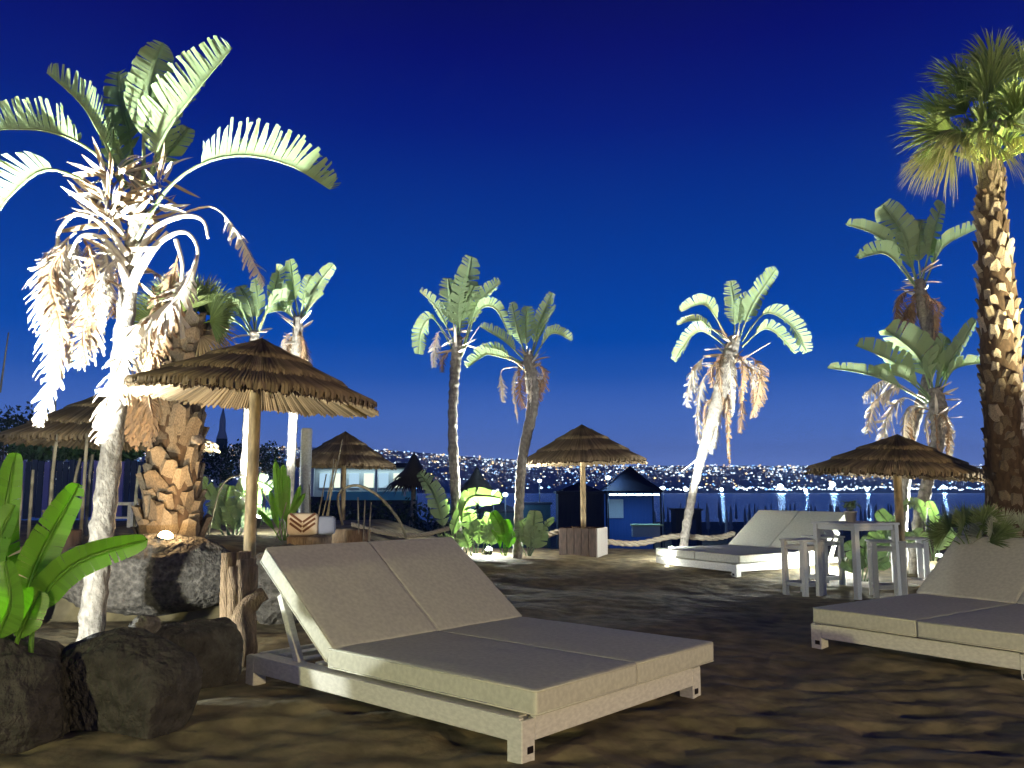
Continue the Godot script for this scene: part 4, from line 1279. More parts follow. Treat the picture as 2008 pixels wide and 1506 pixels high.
	for a in [[[Vector3(0.363, 2.391, 0), Vector3(0.185, 3.017, 0), Vector3(-0.296, 3.451, 0)], 44, 0.6, 0.7, 1], [[Vector3(0.445, 2.469, 0), Vector3(0.729, 3.017, 0), Vector3(1.12, 3.595, 0)], 26, -0.8, 0.5, 1], [[Vector3(0.471, 2.391, 0), Vector3(0.716, 2.82, 0), Vector3(1.174, 2.922, 0)], 24, 0.0, 0.95, 1], [[Vector3(0.414, 2.469, 0), Vector3(0.535, 3.017, 0), Vector3(0.634, 3.333, 0)], 30, -0.9, 0.2, 2], [[Vector3(0.34, 2.391, 0), Vector3(-0.133, 2.899, 0), Vector3(-0.755, 3.19, 0)], 34, 0.5, 0.8, 2], [[Vector3(0.296, 2.313, 0), Vector3(-0.454, 2.703, 0), Vector3(-1.207, 2.844, 0)], 22, 0.1, 0.95, 2], [[Vector3(0.33, 2.352, 0), Vector3(-0.067, 2.703, 0), Vector3(-0.607, 2.742, 0)], 26, -0.2, 0.9, 1], [[Vector3(0.394, 2.391, 0), Vector3(0.37, 2.859, 0), Vector3(0.54, 3.095, 0)], 30, -0.7, 0.3, 1], [[Vector3(0.427, 2.43, 0), Vector3(0.564, 2.859, 0), Vector3(0.901, 3.253, 0)], 26, -0.7, 0.6, 1]]:
		tree_leaf(t, a[0], a[1] * 0.008, Vector3(a[2], a[3], 0.45), Vector3(-a[2], a[3] * 0.6, -0.6), live, int(a[1] * 23 + a[2] * 14), 0.3, 12, 0.16, 0.05, Color(1, 1, 1), 0.02)
	for a in [[[Vector3(0.258, 2.313, 0), Vector3(-0.153, 2.546, 0), Vector3(-0.515, 2.313, 0), Vector3(-0.655, 1.849, 0)], 30], [[Vector3(0.253, 2.235, 0), Vector3(-0.085, 2.391, 0), Vector3(-0.335, 2.081, 0), Vector3(-0.399, 1.619, 0)], 30], [[Vector3(0.292, 2.235, 0), Vector3(-0.017, 2.235, 0), Vector3(-0.122, 1.773, 0)], 28], [[Vector3(0.296, 2.313, 0), Vector3(-0.302, 2.664, 0), Vector3(-0.703, 2.391, 0)], 26], [[Vector3(0.484, 2.235, 0), Vector3(0.595, 1.926, 0), Vector3(0.539, 1.543, 0)], 16]]:
		dead_leaf(t, a[0], a[1] * 0.008, dry, a[1] * 7 + int(a[0][1].x * 20), 24, 0.3, 0.012)
	skirt(t, [Vector3(0.4, 2.235, 0)][0], 7, 0.32, 0.75, 0.15, [dry, brown], 76)
	bracts(t, [Vector3(0.4, 2.235, 0)][0], Vector3(0.24, 0.26, 0.2), 24, 0.28, [mats["bract_pale"], mats["bract_brown"]], 12)
	t = thing("fan_palm", "thick fan palm trunk with cut frond stubs behind the grey boulder", "palm tree", Vector3(-3.707, 0.766, -9.3), 0.0, "fan palms")
	var path: Array = [Vector3(-0.021, -0.126, 0), Vector3(-0.029, 0.342, 0), Vector3(-0.046, 0.901, 0), Vector3(-0.03, 1.469, 0), Vector3(0.027, 1.93, 0), Vector3(0.053, 2.337, 0)]
	var radii := [0.34, 0.31, 0.27, 0.28, 0.2, 0.16]
	part("trunk", tube(path, radii, 16, 0.05, 2), mats["boot_dark"], t)
	boots(t, path, radii, 130, 0.24, [mats["boot_tan"], mats["boot_brown"], mats["boot_tan"]], 5)
	var palm_green := Color(0.12, 0.17, 0.045)
	var palm_tip := Color(0.2, 0.26, 0.11)
	var straw := Color(0.42, 0.3, 0.18)
	for a in [[-0.9, 0.7, 0.3], [-0.5, 1.0, 0.2], [-0.1, 1.0, 0.4], [0.4, 1.0, 0.1], [0.9, 0.9, 0.2], [0.9, 0.3, 0.4], [-0.9, 0.1, 0.5], [0.1, 0.6, 0.9], [0.3, 0.9, -0.7], [-0.5, 0.8, -0.7]]:
		var d := Vector3(a[0], a[1], a[2]).normalized()
		part("leaf", fan_mesh(path[5], path[5] + d * 0.32, d, Vector3(0.2, 0.3, 1), 0.46, 30, 2.6, 0.12, int(a[0] * 50 + 90), palm_green, palm_tip, 0.014), mats["fan_green"], t)
	for a in [[-0.6, -0.5, 0.5], [0.7, -0.3, 0.5], [0.9, 0.0, 0.2], [-0.8, -0.4, 0.2]]:
		var d := Vector3(a[0], a[1], a[2]).normalized()
		part("dead_leaf", fan_mesh(path[5], path[5] + d * 0.26, d, Vector3(0.2, 0.5, 1), 0.42, 22, 1.7, 0.5, int(a[0] * 70 + 99), straw, straw, 0.012), mats["fan_green"], t)
	for k in 7:
		var x0 := -0.34 + k * 0.045
		part("hanging_fibre", leaf_mesh([path[3] + Vector3(x0 + 0.05, 0.45, 0.26), path[3] + Vector3(x0 - 0.03, 0.1, 0.32), path[3] + Vector3(x0 - 0.05, -0.4 - 0.05 * (k % 3), 0.29)], 0.05, 0.12, Vector3(-1, -0.5, 0.3), Vector3(1, -0.5, 0.3), 22, 0.9, 0.6, 200 + k, 0.008, Color(1, 1, 1), Color(1, 1, 1), 0.8, 0.5), mats["dry_brown"], t)
	var cut := part("cut_frond", lathe([[0.0, -0.22], [0.05, -0.2], [0.07, 0.0], [0.062, 0.006], [0.0, 0.008]], 16, 0.06, 3), mats["boot_bleached"], t, path[2] + Vector3(0.3, 0.22, 0.12))
	cut.rotation = Vector3(0.9, 0, -0.8)
	t = thing("fan_palm", "tall fan palm with a shaggy trunk behind the small fan-leaved bush", "palm tree", Vector3(5.441, 0.566, -9.2), 0.0, "fan palms")
	path = [Vector3(-0.001, -0.162, 0), Vector3(0.019, 0.545, 0), Vector3(-0.012, 1.321, 0), Vector3(0.002, 2.115, 0), Vector3(0.016, 2.926, 0), Vector3(0.016, 3.875, 0), Vector3(0.044, 4.42, 0)]
	radii = [0.3, 0.27, 0.21, 0.2, 0.19, 0.14, 0.1]
	part("trunk", tube(path, radii, 16, 0.06, 3), mats["boot_dark"], t)
	boots(t, path, radii, 290, 0.13, [mats["boot_tan"], mats["boot_brown"], mats["boot_dark"], mats["boot_bleached"], mats["boot_brown"]], 6)
	var hub: Vector3 = path[6]
	for a in [[0.0, 1.0, 0.2, 1.1], [-0.12, 1.0, -0.2, 1.15], [0.2, 1.0, 0.0, 1.1], [0.1, 1.0, -0.4, 1.2], [0.3, 0.9, 0.3, 1.0], [-0.3, 0.95, 0.2, 0.85], [-0.25, 0.8, 0.5, 0.75], [-0.5, 0.75, 0.3, 0.7], [-0.6, 0.6, -0.1, 0.65], [-0.5, 0.45, 0.7, 0.6], [0.5, 0.7, 0.3, 0.8], [0.7, 0.5, 0.1, 0.7], [0.5, 0.4, 0.7, 0.6], [0.0, 0.7, 0.8, 0.7], [0.2, 0.5, 0.9, 0.5], [-0.15, 0.9, 0.4, 0.9], [-0.75, 0.5, 0.2, 0.6], [-0.1, 0.5, 1.0, 0.55], [0.45, 1.0, -0.2, 1.0], [-0.4, 1.0, -0.4, 0.95], [0.0, 1.0, 0.5, 0.45], [-0.3, 0.8, -0.3, 0.4], [0.3, 0.8, 0.4, 0.42], [-0.4, 0.7, 0.6, 0.4], [0.5, 0.6, -0.2, 0.4], [0.1, 0.9, -0.6, 0.5], [-0.15, 0.6, 0.9, 0.38]]:
		var d := Vector3(a[0], a[1], a[2]).normalized()
		part("leaf", fan_mesh(hub, hub + d * a[3], d, Vector3(0.1, 0.3, 1), 0.7, 40, 2.2, 0.3, int(a[0] * 90 + a[1] * 60 + 300), palm_green, palm_tip, 0.016), mats["fan_green"], t)
	for a in [[-0.7, 0.1, 0.5], [-0.8, 0.05, 0.0], [-0.4, 0.0, 0.8], [0.1, -0.1, 0.9], [0.6, 0.0, 0.6], [0.8, 0.1, 0.2], [-0.6, 0.25, 0.6], [-0.2, 0.15, 0.9], [-0.9, 0.2, 0.3], [0.4, 0.1, 0.8], [-0.55, 0.0, 0.4], [-0.75, -0.1, 0.2], [-0.3, -0.15, 0.6], [0.5, -0.1, 0.5], [-0.95, 0.1, -0.2]]:
		var d := Vector3(a[0], a[1], a[2]).normalized()
		part("leaf", fan_mesh(hub, hub + d * 0.5 + Vector3(0, 0.2, 0), d, Vector3(0.1, 0.6, 0.8), 0.56, 38, 2.0, 0.75, int(a[0] * 80 + a[1] * 60 + 500), Color(0.16, 0.2, 0.05), Color(0.44, 0.37, 0.25), 0.016), mats["fan_green"], t)


func broad_plant(called: String, label: String, at: Vector3, leaves: Array, m: Material, seed_of: int, strips := 12, gap := 0.12, stalk := 0.02, tone := Color(1, 1, 1)) -> Node3D:
	# leaves: [points, width, side x, side y]
	var t := thing(called, label, "plant", at, 0.0, "leafy plants in the beds")
	for i in leaves.size():
		var a: Array = leaves[i]
		part("leaf", leaf_mesh(a[0], 0.28, a[1], Vector3(a[2], a[3], 0.35), Vector3(-a[2], -a[3] * 0.4, 0.1), strips, gap, 0.06, seed_of + i, stalk, tone, Color(tone.r * 1.3, tone.g * 1.3, tone.b * 1.4)), m, t)
	return t


func fan_bush(label: String, at: Vector3, size: float, count: int, seed_of: int, tone: Color, tip: Color) -> void:
	var t := thing("fan_leaved_bush", label, "bush", at, 0.0, "fan-leaved bushes")
	var rng := RandomNumberGenerator.new()
	rng.seed = seed_of
	for i in count:
		var d := Vector3(rng.randf_range(-1, 1), rng.randf_range(0.25, 1.1), rng.randf_range(-0.8, 1)).normalized()
		part("leaf", fan_mesh(Vector3(0, -0.05, 0), d * size * rng.randf_range(0.5, 1.0), d, Vector3(0, 0.5, 1), size * 0.75, 24, 2.5, 0.12, seed_of * 31 + i, tone, tip, 0.01), mats["fan_green"], t)


func small_plants() -> void:
	var banana: Material = mats["banana_green"]
	var live: Material = mats["strelitzia"]
	broad_plant("banana_plant", "glossy bright green banana plant growing over the dark boulder", Vector3(-2.845, 0.379, -4.9), [
		[[Vector3(0.002, -0.028, 0), Vector3(-0.045, 0.396, 0), Vector3(-0.088, 0.771, 0), Vector3(-0.053, 1.165, 0)], 0.096, -0.95, 0.1],
		[[Vector3(0.115, 0.019, 0.1), Vector3(0.126, 0.323, 0.1), Vector3(0.201, 0.604, 0.1), Vector3(0.38, 0.981, 0.1)], 0.114, -0.6, 0.75],
		[[Vector3(0.227, 0.038, 0.2), Vector3(0.249, 0.309, 0.2), Vector3(0.469, 0.546, 0.25), Vector3(0.873, 0.678, 0.3)], 0.096, -0.3, 0.95],
		[[Vector3(0.118, 0.012, 0.2), Vector3(0.19, 0.181, 0.25), Vector3(0.241, 0.316, 0.25), Vector3(0.279, 0.402, 0.25)], 0.096, -0.9, 0.3],
		[[Vector3(0.004, -0.008, 0.1), Vector3(-0.079, 0.323, 0.1), Vector3(-0.073, 0.604, 0.1), Vector3(0.023, 0.86, 0.1)], 0.108, 0.9, 0.3],
		[[Vector3(0.037, -0.015, 0.2), Vector3(0.08, 0.181, 0.25), Vector3(0.152, 0.349, 0.3), Vector3(0.108, 0.564, 0.3)], 0.108, 0.9, 0.2],
		[[Vector3(-0.234, -0.067, -0.2), Vector3(-0.299, 0.374, -0.2), Vector3(-0.366, 0.825, -0.2)], 0.149, -0.9, 0.2]], banana, 60, 26, 0.05, 0.016)
	broad_plant("bird_of_paradise_plant", "cluster of glaring white leaves at the floodlight below the straight trunk", Vector3(-0.516, 0.278, -14.6), [
		[[Vector3(-0.262, -0.026, 0), Vector3(-0.354, 0.536, 0), Vector3(-0.181, 0.928, 0), Vector3(0.375, 0.902, 0)], 0.196, 0.0, 1.0], [[Vector3(-0.131, -0.026, 0), Vector3(-0.178, 0.449, 0), Vector3(-0.267, 0.71, 0)], 0.16, 0.8, 0.4], [[Vector3(0, -0.026, 0), Vector3(0.086, 0.362, 0), Vector3(0.147, 0.666, 0)], 0.16, -0.8, 0.3],
		[[Vector3(0.044, -0.026, 0), Vector3(0.13, 0.276, 0), Vector3(0.261, 0.536, 0)], 0.142, -0.7, 0.5], [[Vector3(-0.087, -0.026, 0), Vector3(-0.045, 0.276, 0), Vector3(-0.09, 0.536, 0)], 0.178, 0.9, 0.1], [[Vector3(-0.175, -0.069, 0), Vector3(-0.264, 0.19, 0), Vector3(-0.353, 0.362, 0)], 0.16, 0.5, 0.6], [[Vector3(0.131, -0.026, 0), Vector3(0.201, 0.233, 0), Vector3(0.349, 0.406, 0)], 0.125, -0.6, 0.7]], live, 80, 10, 0.18, 0.014)
	broad_plant("bird_of_paradise_plant", "plant with one tall striped leaf leaning over the dark beach", Vector3(-1.1, 0.264, -14.8), [
		[[Vector3(-0.017, -0.026, 0), Vector3(-0.112, 0.543, 0), Vector3(-0.278, 1.029, 0), Vector3(-0.534, 1.385, 0)], 0.217, -0.7, 0.6], [[Vector3(0.045, -0.026, 0), Vector3(0.085, 0.367, 0), Vector3(0.216, 0.719, 0), Vector3(0.303, 1.074, 0)], 0.126, -0.7, 0.4], [[Vector3(0, -0.052, 0), Vector3(-0.135, 0.192, 0), Vector3(-0.27, 0.367, 0)], 0.108, -0.4, 0.8], [[Vector3(0.178, -0.07, 0), Vector3(0.265, 0.192, 0), Vector3(0.353, 0.324, 0)], 0.108, 0.6, 0.6], [[Vector3(0.089, -0.07, 0), Vector3(-0.002, 0.192, 0), Vector3(-0.074, 0.28, 0)], 0.108, 0.6, 0.5]], live, 90, 12, 0.2, 0.014)
	broad_plant("bird_of_paradise_plant", "yellow-green plant between the white leaves and the curved trunk", Vector3(-0.138, 0.267, -14.4), [
		[[Vector3(0, -0.042, 0), Vector3(-0.026, 0.383, 0), Vector3(-0.201, 0.708, 0)], 0.123, 0.6, 0.5], [[Vector3(0.017, -0.042, 0), Vector3(0.052, 0.298, 0), Vector3(0.017, 0.571, 0)], 0.123, -0.8, 0.2], [[Vector3(-0.026, -0.042, 0), Vector3(-0.113, 0.212, 0), Vector3(-0.226, 0.383, 0)], 0.105, -0.3, 0.9], [[Vector3(0.035, -0.042, 0), Vector3(0.103, 0.212, 0), Vector3(0.138, 0.383, 0)], 0.105, 0.8, 0.3]], banana, 96, 8, 0.08, 0.012)
	broad_plant("bird_of_paradise_plant", "low round green plant at the foot of the curved trunk", Vector3(0.272, 0.282, -14.2), [
		[[Vector3(0, -0.042, 0), Vector3(-0.05, 0.293, 0), Vector3(-0.135, 0.546, 0)], 0.19, -0.8, 0.3], [[Vector3(0.017, -0.042, 0), Vector3(0.078, 0.293, 0), Vector3(0.122, 0.715, 0)], 0.173, 0.9, 0.1], [[Vector3(0, -0.042, 0), Vector3(0.035, 0.209, 0), Vector3(-0.05, 0.42, 0)], 0.19, 0.8, 0.4], [[Vector3(0.034, -0.042, 0), Vector3(0.162, 0.209, 0), Vector3(0.223, 0.462, 0)], 0.156, -0.7, 0.6], [[Vector3(-0.034, -0.042, 0), Vector3(-0.153, 0.209, 0), Vector3(-0.221, 0.293, 0)], 0.139, -0.3, 0.9], [[Vector3(0.034, -0.042, 0), Vector3(0.206, 0.378, 0), Vector3(0.446, 0.588, 0)], 0.069, -0.5, 0.8]], live, 104, 10, 0.08, 0.012)
	broad_plant("bird_of_paradise_plant", "white overlit spreading plant behind the orange parasol pole", Vector3(-3.762, 0.756, -11.4), [
		[[Vector3(0.004, -0.101, 0), Vector3(-0.185, 0.305, 0), Vector3(-0.446, 0.749, 0)], 0.139, 0.5, 0.8], [[Vector3(0.004, -0.101, 0), Vector3(0.085, 0.441, 0), Vector3(0.282, 0.681, 0), Vector3(0.527, 0.578, 0)], 0.181, 0.1, 0.95], [[Vector3(-0.03, -0.101, 0), Vector3(-0.116, 0.305, 0), Vector3(-0.062, 0.646, 0)], 0.209, 0.9, 0.1], [[Vector3(0.039, -0.101, 0), Vector3(0.162, 0.237, 0), Vector3(0.286, 0.578, 0)], 0.195, -0.8, 0.4], [[Vector3(-0.064, -0.101, 0), Vector3(-0.247, 0.169, 0), Vector3(-0.354, 0.237, 0)], 0.139, 0.2, 0.9], [[Vector3(0.073, -0.101, 0), Vector3(0.233, 0.169, 0), Vector3(0.538, 0.271, 0)], 0.139, 0.1, 0.9], [[Vector3(0.004, -0.101, 0), Vector3(0.027, 0.169, 0), Vector3(-0.12, 0.407, 0)], 0.167, -0.6, 0.6], [[Vector3(0.004, -0.101, 0), Vector3(0.059, 0.237, 0), Vector3(0.141, 0.407, 0)], 0.167, 0.9, 0.2]], live, 112, 12, 0.2, 0.014)
	broad_plant("sword_leaved_plant", "upright yellow-green sword leaves beside the pale cylindrical column", Vector3(-2.852, 0.733, -10.6), [
		[[Vector3(0.001, -0.031, 0), Vector3(-0.068, 0.473, 0), Vector3(-0.138, 1.003, 0)], 0.058, 1.0, 0.0], [[Vector3(0.014, -0.031, 0), Vector3(-0.016, 0.473, 0), Vector3(-0.039, 0.951, 0)], 0.058, -1.0, 0.0], [[Vector3(0.027, -0.031, 0), Vector3(0.024, 0.41, 0), Vector3(0.037, 0.791, 0)], 0.052, 1.0, 0.0], [[Vector3(-0.024, -0.031, 0), Vector3(-0.112, 0.283, 0), Vector3(-0.187, 0.6, 0)], 0.045, 1.0, 0.1], [[Vector3(0.039, -0.031, 0), Vector3(0.11, 0.346, 0), Vector3(0.195, 0.664, 0)], 0.045, -1.0, 0.1], [[Vector3(0.001, -0.031, 0), Vector3(0.08, 0.283, 0), Vector3(0.262, 0.568, 0)], 0.045, -1.0, 0.2], [[Vector3(-0.037, -0.031, 0), Vector3(-0.205, 0.22, 0), Vector3(-0.338, 0.346, 0)], 0.039, 0.5, 0.8]], banana, 124, 5, 0.0, 0.008)
	broad_plant("bird_of_paradise_plant", "green plant between the bar stools under the tall table", Vector3(4.588, 0.205, -11.2), [
		[[Vector3(-0.003, -0.065, 0), Vector3(-0.057, 0.197, 0), Vector3(-0.177, 0.461, 0)], 0.109, 0.6, 0.6], [[Vector3(0.03, -0.065, 0), Vector3(0.148, 0.263, 0), Vector3(0.327, 0.461, 0)], 0.137, -0.5, 0.8], [[Vector3(-0.003, -0.065, 0), Vector3(0.047, 0.263, 0), Vector3(0.095, 0.527, 0)], 0.109, 0.9, 0.1], [[Vector3(-0.037, -0.065, 0), Vector3(-0.161, 0.131, 0), Vector3(-0.258, 0.197, 0)], 0.096, 0.2, 0.9], [[Vector3(0.063, -0.065, 0), Vector3(0.208, 0.131, 0), Vector3(0.379, 0.197, 0)], 0.096, 0.1, 0.9]], live, 133, 8, 0.1, 0.012)
	broad_plant("bird_of_paradise_plant", "pale arching plant behind the leaning low tree's trunk", Vector3(6.039, 0.428, -12.2), [
		[[Vector3(-0.007, -0.108, 0), Vector3(-0.113, 0.542, 0), Vector3(-0.249, 0.724, 0), Vector3(-0.476, 0.615, 0)], 0.097, 0.1, 0.95], [[Vector3(-0.007, -0.108, 0), Vector3(0.062, 0.397, 0), Vector3(-0.025, 0.76, 0)], 0.089, 0.8, 0.3], [[Vector3(0.03, -0.108, 0), Vector3(0.158, 0.18, 0), Vector3(0.314, 0.324, 0)], 0.119, -0.4, 0.8], [[Vector3(-0.043, -0.108, 0), Vector3(-0.172, 0.18, 0), Vector3(-0.273, 0.324, 0)], 0.134, 0.4, 0.8], [[Vector3(-0.007, -0.108, 0), Vector3(0.085, 0.18, 0), Vector3(0.062, 0.397, 0)], 0.119, -0.8, 0.3]], live, 140, 10, 0.18, 0.012)
	broad_plant("bird_of_paradise_plant", "brightly lit pale plant around the bar parasol pole", Vector3(5.428, 0.34, -12.4), [
		[[Vector3(-0.002, -0.036, 0), Vector3(0.097, 0.403, 0), Vector3(-0.073, 0.698, 0)], 0.136, 0.6, 0.6], [[Vector3(0.035, -0.036, 0), Vector3(0.13, 0.329, 0), Vector3(0.222, 0.624, 0)], 0.136, -0.8, 0.2], [[Vector3(-0.002, -0.036, 0), Vector3(-0.134, 0.256, 0), Vector3(-0.242, 0.329, 0)], 0.106, 0.2, 0.9], [[Vector3(0.072, -0.036, 0), Vector3(0.275, 0.256, 0), Vector3(0.426, 0.293, 0)], 0.121, 0.0, 0.9], [[Vector3(0.02, -0.036, 0), Vector3(-0.023, 0.256, 0), Vector3(0.029, 0.513, 0)], 0.121, 0.9, 0.1]], live, 147, 8, 0.15, 0.012)
	fan_bush("green fan-leaved bush with a silvery front leaf at the tall palm foot", Vector3(4.647, 0.742, -8.6), 0.34, 13, 4, Color(0.07, 0.11, 0.035), Color(0.16, 0.2, 0.09))
	fan_bush("silver fan-leaved bush against the shaggy palm trunk", Vector3(4.885, 0.774, -8.5), 0.3, 9, 9, Color(0.2, 0.22, 0.16), Color(0.34, 0.36, 0.3))


func terrace_things() -> void:
	# thin bamboo poles stuck in the raised bed
	var poles := [[19, 850, 955, 0], [36, 862, 960, 1], [97, 858, 1035, -1], [159, 862, 1042, 0], [144, 892, 1015, -2], [125, 978, 1045, 1], [171, 884, 1012, -1], [220, 1000, 1048, 0], [265, 915, 1028, -1], [284, 962, 1022, 0], [85, 1000, 1020, 1], [112, 1000, 1022, 0], [58, 900, 1000, 0]]
	var spots := [Vector3(-6.288, 0.953, -10.6), Vector3(-6.061, 0.935, -10.4), Vector3(-5.564, 0.87, -10.2), Vector3(-5.08, 0.843, -10), Vector3(-5.698, 0.952, -11), Vector3(-5.23, 0.83, -9.9), Vector3(-5.52, 0.972, -11), Vector3(-4.57, 0.823, -9.7), Vector3(-4.58, 0.902, -10.3), Vector3(-4.551, 0.931, -10.5), Vector3(-5.976, 0.933, -10.8), Vector3(-5.8, 0.933, -10.8), Vector3(-6.152, 0.946, -10.8)]
	for i in poles.size():
		var p: Array = poles[i]
		var h: float = (p[2] - p[1]) * 10.5 / 1640.0
		var o := single("bamboo_pole", tube(curve([Vector3(0, -0.45, 0), Vector3(0.01 * p[3], h * 0.5, 0), Vector3(-0.02 * p[3], h, 0)], 8), [0.022, 0.022, 0.02, 0.021, 0.02, 0.019, 0.02, 0.018, 0.017], 8, 0.05, i), mats["bamboo"], "thin pale bamboo pole stuck upright in the raised bed", "pole", spots[i], 0.0, "bamboo poles of the raised bed")
		o.position.y = maxf(o.position.y, 0.7)
	# long masts that lean in the sky
	single("mast", tube([Vector3(-8.629, 2.957, -14) - Vector3(-8.403, 0.918, -14), Vector3(-8.561, 3.987, -14) - Vector3(-8.403, 0.918, -14)], [0.02, 0.012], 6), mats["bamboo"], "thin leaning mast rising over the thatched parasol edge", "mast", Vector3(-8.403, 0.918, -14))
	single("mast", tube([Vector3(0, -0.4, 0), Vector3(-7.163, 3.487, -13) - Vector3(-7.059, 0.947, -13)], [0.022, 0.012], 6), mats["bamboo"], "thin pale mast standing behind the hanging dead leaf", "mast", Vector3(-7.059, 0.947, -13))
	# arched hoops and sticks
	single("hoop", tube(curve([Vector3(-2.198, 0.874, -11) - Vector3(-1.347, 0.639, -11), Vector3(-2.261, 1.267, -11) - Vector3(-1.347, 0.639, -11), Vector3(-2.024, 1.386, -11) - Vector3(-1.347, 0.639, -11), Vector3(-1.722, 1.234, -11) - Vector3(-1.347, 0.639, -11), Vector3(-1.45, 0.906, -11) - Vector3(-1.347, 0.639, -11), Vector3(0, -0.05, 0), Vector3(0.02, -0.4, 0)], 36), hoop_r(37, 0.018), 8), mats["bamboo"], "pale arched hoop standing free behind the daybed backrests", "hoop", Vector3(-1.347, 0.639, -11), 0.0, "bent hoops")
	single("hoop", tube(curve([Vector3(0, -0.3, 0), Vector3(-3.876, 1.333, -11.2) - Vector3(-4.047, 0.799, -11.2), Vector3(-3.626, 1.522, -11.2) - Vector3(-4.047, 0.799, -11.2), Vector3(-3.384, 1.401, -11.2) - Vector3(-4.047, 0.799, -11.2), Vector3(-3.132, 0.999, -11.2) - Vector3(-4.047, 0.799, -11.2), Vector3(-3.019, 0.666, -11.2) - Vector3(-4.047, 0.799, -11.2)], 36), hoop_r(37, 0.012), 8), mats["bamboo"], "thin dark hoop arching over the overlit white plant", "hoop", Vector3(-4.047, 0.799, -11.2), 0.0, "bent hoops")
	var rng := RandomNumberGenerator.new()
	rng.seed = 12
	var sticks := [[Vector3(-2.487, 1.042, -10.8), Vector3(-2.257, 1.691, -10.8)], [Vector3(-2.422, 1.042, -10.8), Vector3(-2.186, 1.973, -10.8)], [Vector3(-2.52, 1.042, -10.8), Vector3(-2.406, 1.53, -10.9)], [Vector3(-2.953, 0.701, -10.6), Vector3(-2.809, 1.333, -10.7)], [Vector3(-3.019, 0.764, -10.6), Vector3(-2.829, 1.174, -10.6)], [Vector3(-2.576, 1.04, -10.9), Vector3(-2.626, 1.399, -10.9)], [Vector3(-2.347, 1.013, -10.7), Vector3(-2.27, 1.72, -10.7)], [Vector3(-2.001, 0.756, -11.4), Vector3(-1.983, 1.197, -11.4)], [Vector3(-1.932, 0.756, -11.4), Vector3(-1.9, 1.163, -11.4)], [Vector3(-2.042, 0.756, -11.4), Vector3(-2.08, 1.231, -11.4)]]
	for s in sticks:
		single("dry_stick", tube([s[0] - Vector3(0, 0.35, 0) - s[0], s[1] - s[0]], [0.012, 0.007], 6, 0.1), mats["bamboo"], "thin dry stick leaning among the sword leaves and cushion", "stick", s[0], 0.0, "dry sticks in the raised bed")
	var col := single("column", lathe([[0.0, -0.4], [0.075, -0.4], [0.075, 0.2], [0.075, 1.2], [0.062, 1.23], [0.0, 1.23]], 20), mats["pale_wall"], "pale grey cylindrical column beside the sword leaves", "column", Vector3(-2.751, 0.899, -11.2))
	col.position.y = Vector3(-2.79, 2.148, -11.2).y - 1.23
	# cushion with a chevron pattern and a blue-grey cushion, on wooden stump seats
	var seat := thing("stump_seat", "wide reddish stump seat under the chevron cushion", "stump", Vector3(-2.362, 0.637, -9.9))
	part("stump", lathe([[0.27, -0.5], [0.25, 0.0], [0.255, 0.14], [0.24, 0.155], [0.0, 0.157]], 22, 0.05, 4), mats["driftwood"], seat)
	var cushion_thing := thing("chevron_cushion", "cushion with brown and cream chevrons on the stump seat", "cushion", Vector3(-2.43, 0.932, -9.85), 0.1)
	part("filling", cushion(Vector3(0.36, 0.24, 0.1), 0.045, 0.01, 9, 0.004), mat("cream_cloth", lin(0.5, 0.4, 0.3), 0.9), cushion_thing)
	var stripe := mat("brown_cloth", lin(0.12, 0.05, 0.025), 0.9)
	for k in 3:
		for s in [-1.0, 1.0]:
			var o := part("stripe", box(Vector3(0.17, 0.026, 0.006), 0.002), stripe, cushion_thing, Vector3(s * 0.075, 0.075 - k * 0.055 + 0.0, 0.052))
			o.rotation.z = s * 0.62
	single("grey_cushion", cushion(Vector3(0.22, 0.2, 0.1), 0.045, 0.01, 19, 0.004), mat("blue_cloth", lin(0.2, 0.22, 0.3), 0.9), "blue-grey cushion leaning next to the chevron cushion", "cushion", Vector3(-2.168, 0.918, -9.9))
	single("stump_seat", lathe([[0.16, -0.5], [0.15, 0.0], [0.16, 0.16], [0.15, 0.17], [0.0, 0.172]], 20, 0.06, 9), mats["driftwood"], "small round stump stool at the foot of the pale trunk", "stump", Vector3(-4.776, 0.484, -8.4))
	single("stump_seat", lathe([[0.2, -0.5], [0.19, 0.0], [0.19, 0.2], [0.18, 0.22], [0.0, 0.222]], 20, 0.06, 19), mats["planter_brown"], "dark stump stool among the bamboo poles", "stump", Vector3(-4.822, 0.681, -9.1))
	single("log_end", lathe([[0.0, -0.1], [0.24, -0.1], [0.26, 0.0], [0.24, 0.16], [0.0, 0.17]], 20, 0.08, 29), mats["driftwood"], "cut log round behind the small pale ropes", "log", Vector3(-2.186, 0.629, -11.6))
	# fence of upright slats behind the poles, blue-violet light painted on some
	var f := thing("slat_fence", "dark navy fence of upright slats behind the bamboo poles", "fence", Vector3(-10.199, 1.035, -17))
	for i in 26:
		part("slat", box(Vector3(0.11, 1.15, 0.03)), mat("violet_light_slat", lin(0.12, 0.12, 0.38), 0.7) if i in [4, 8, 14, 16, 19, 20] else mats["navy_cloth"], f, Vector3(-0.2 + i * 0.125, 0.33 - 0.02 * (i % 3), 0))
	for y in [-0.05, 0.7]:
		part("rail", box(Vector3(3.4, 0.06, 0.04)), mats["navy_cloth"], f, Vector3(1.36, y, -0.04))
	hedge("clipped green hedge above the navy slat fence", Vector3(-9.617, 2.236, -18.5), Vector3(1.35, 0.24, 0.4), 2600, 5, lin(0.06, 0.13, 0.05))
	hedge("dark hedge below the small church tower", Vector3(-10.006, 2.351, -30), Vector3(1.7, 0.55, 0.8), 2200, 6, lin(0.02, 0.05, 0.035))
	hedge("dark bushy treetops behind the leaning mast", Vector3(-14.291, 2.947, -24), Vector3(1.2, 0.6, 0.8), 1800, 7, lin(0.025, 0.05, 0.035))
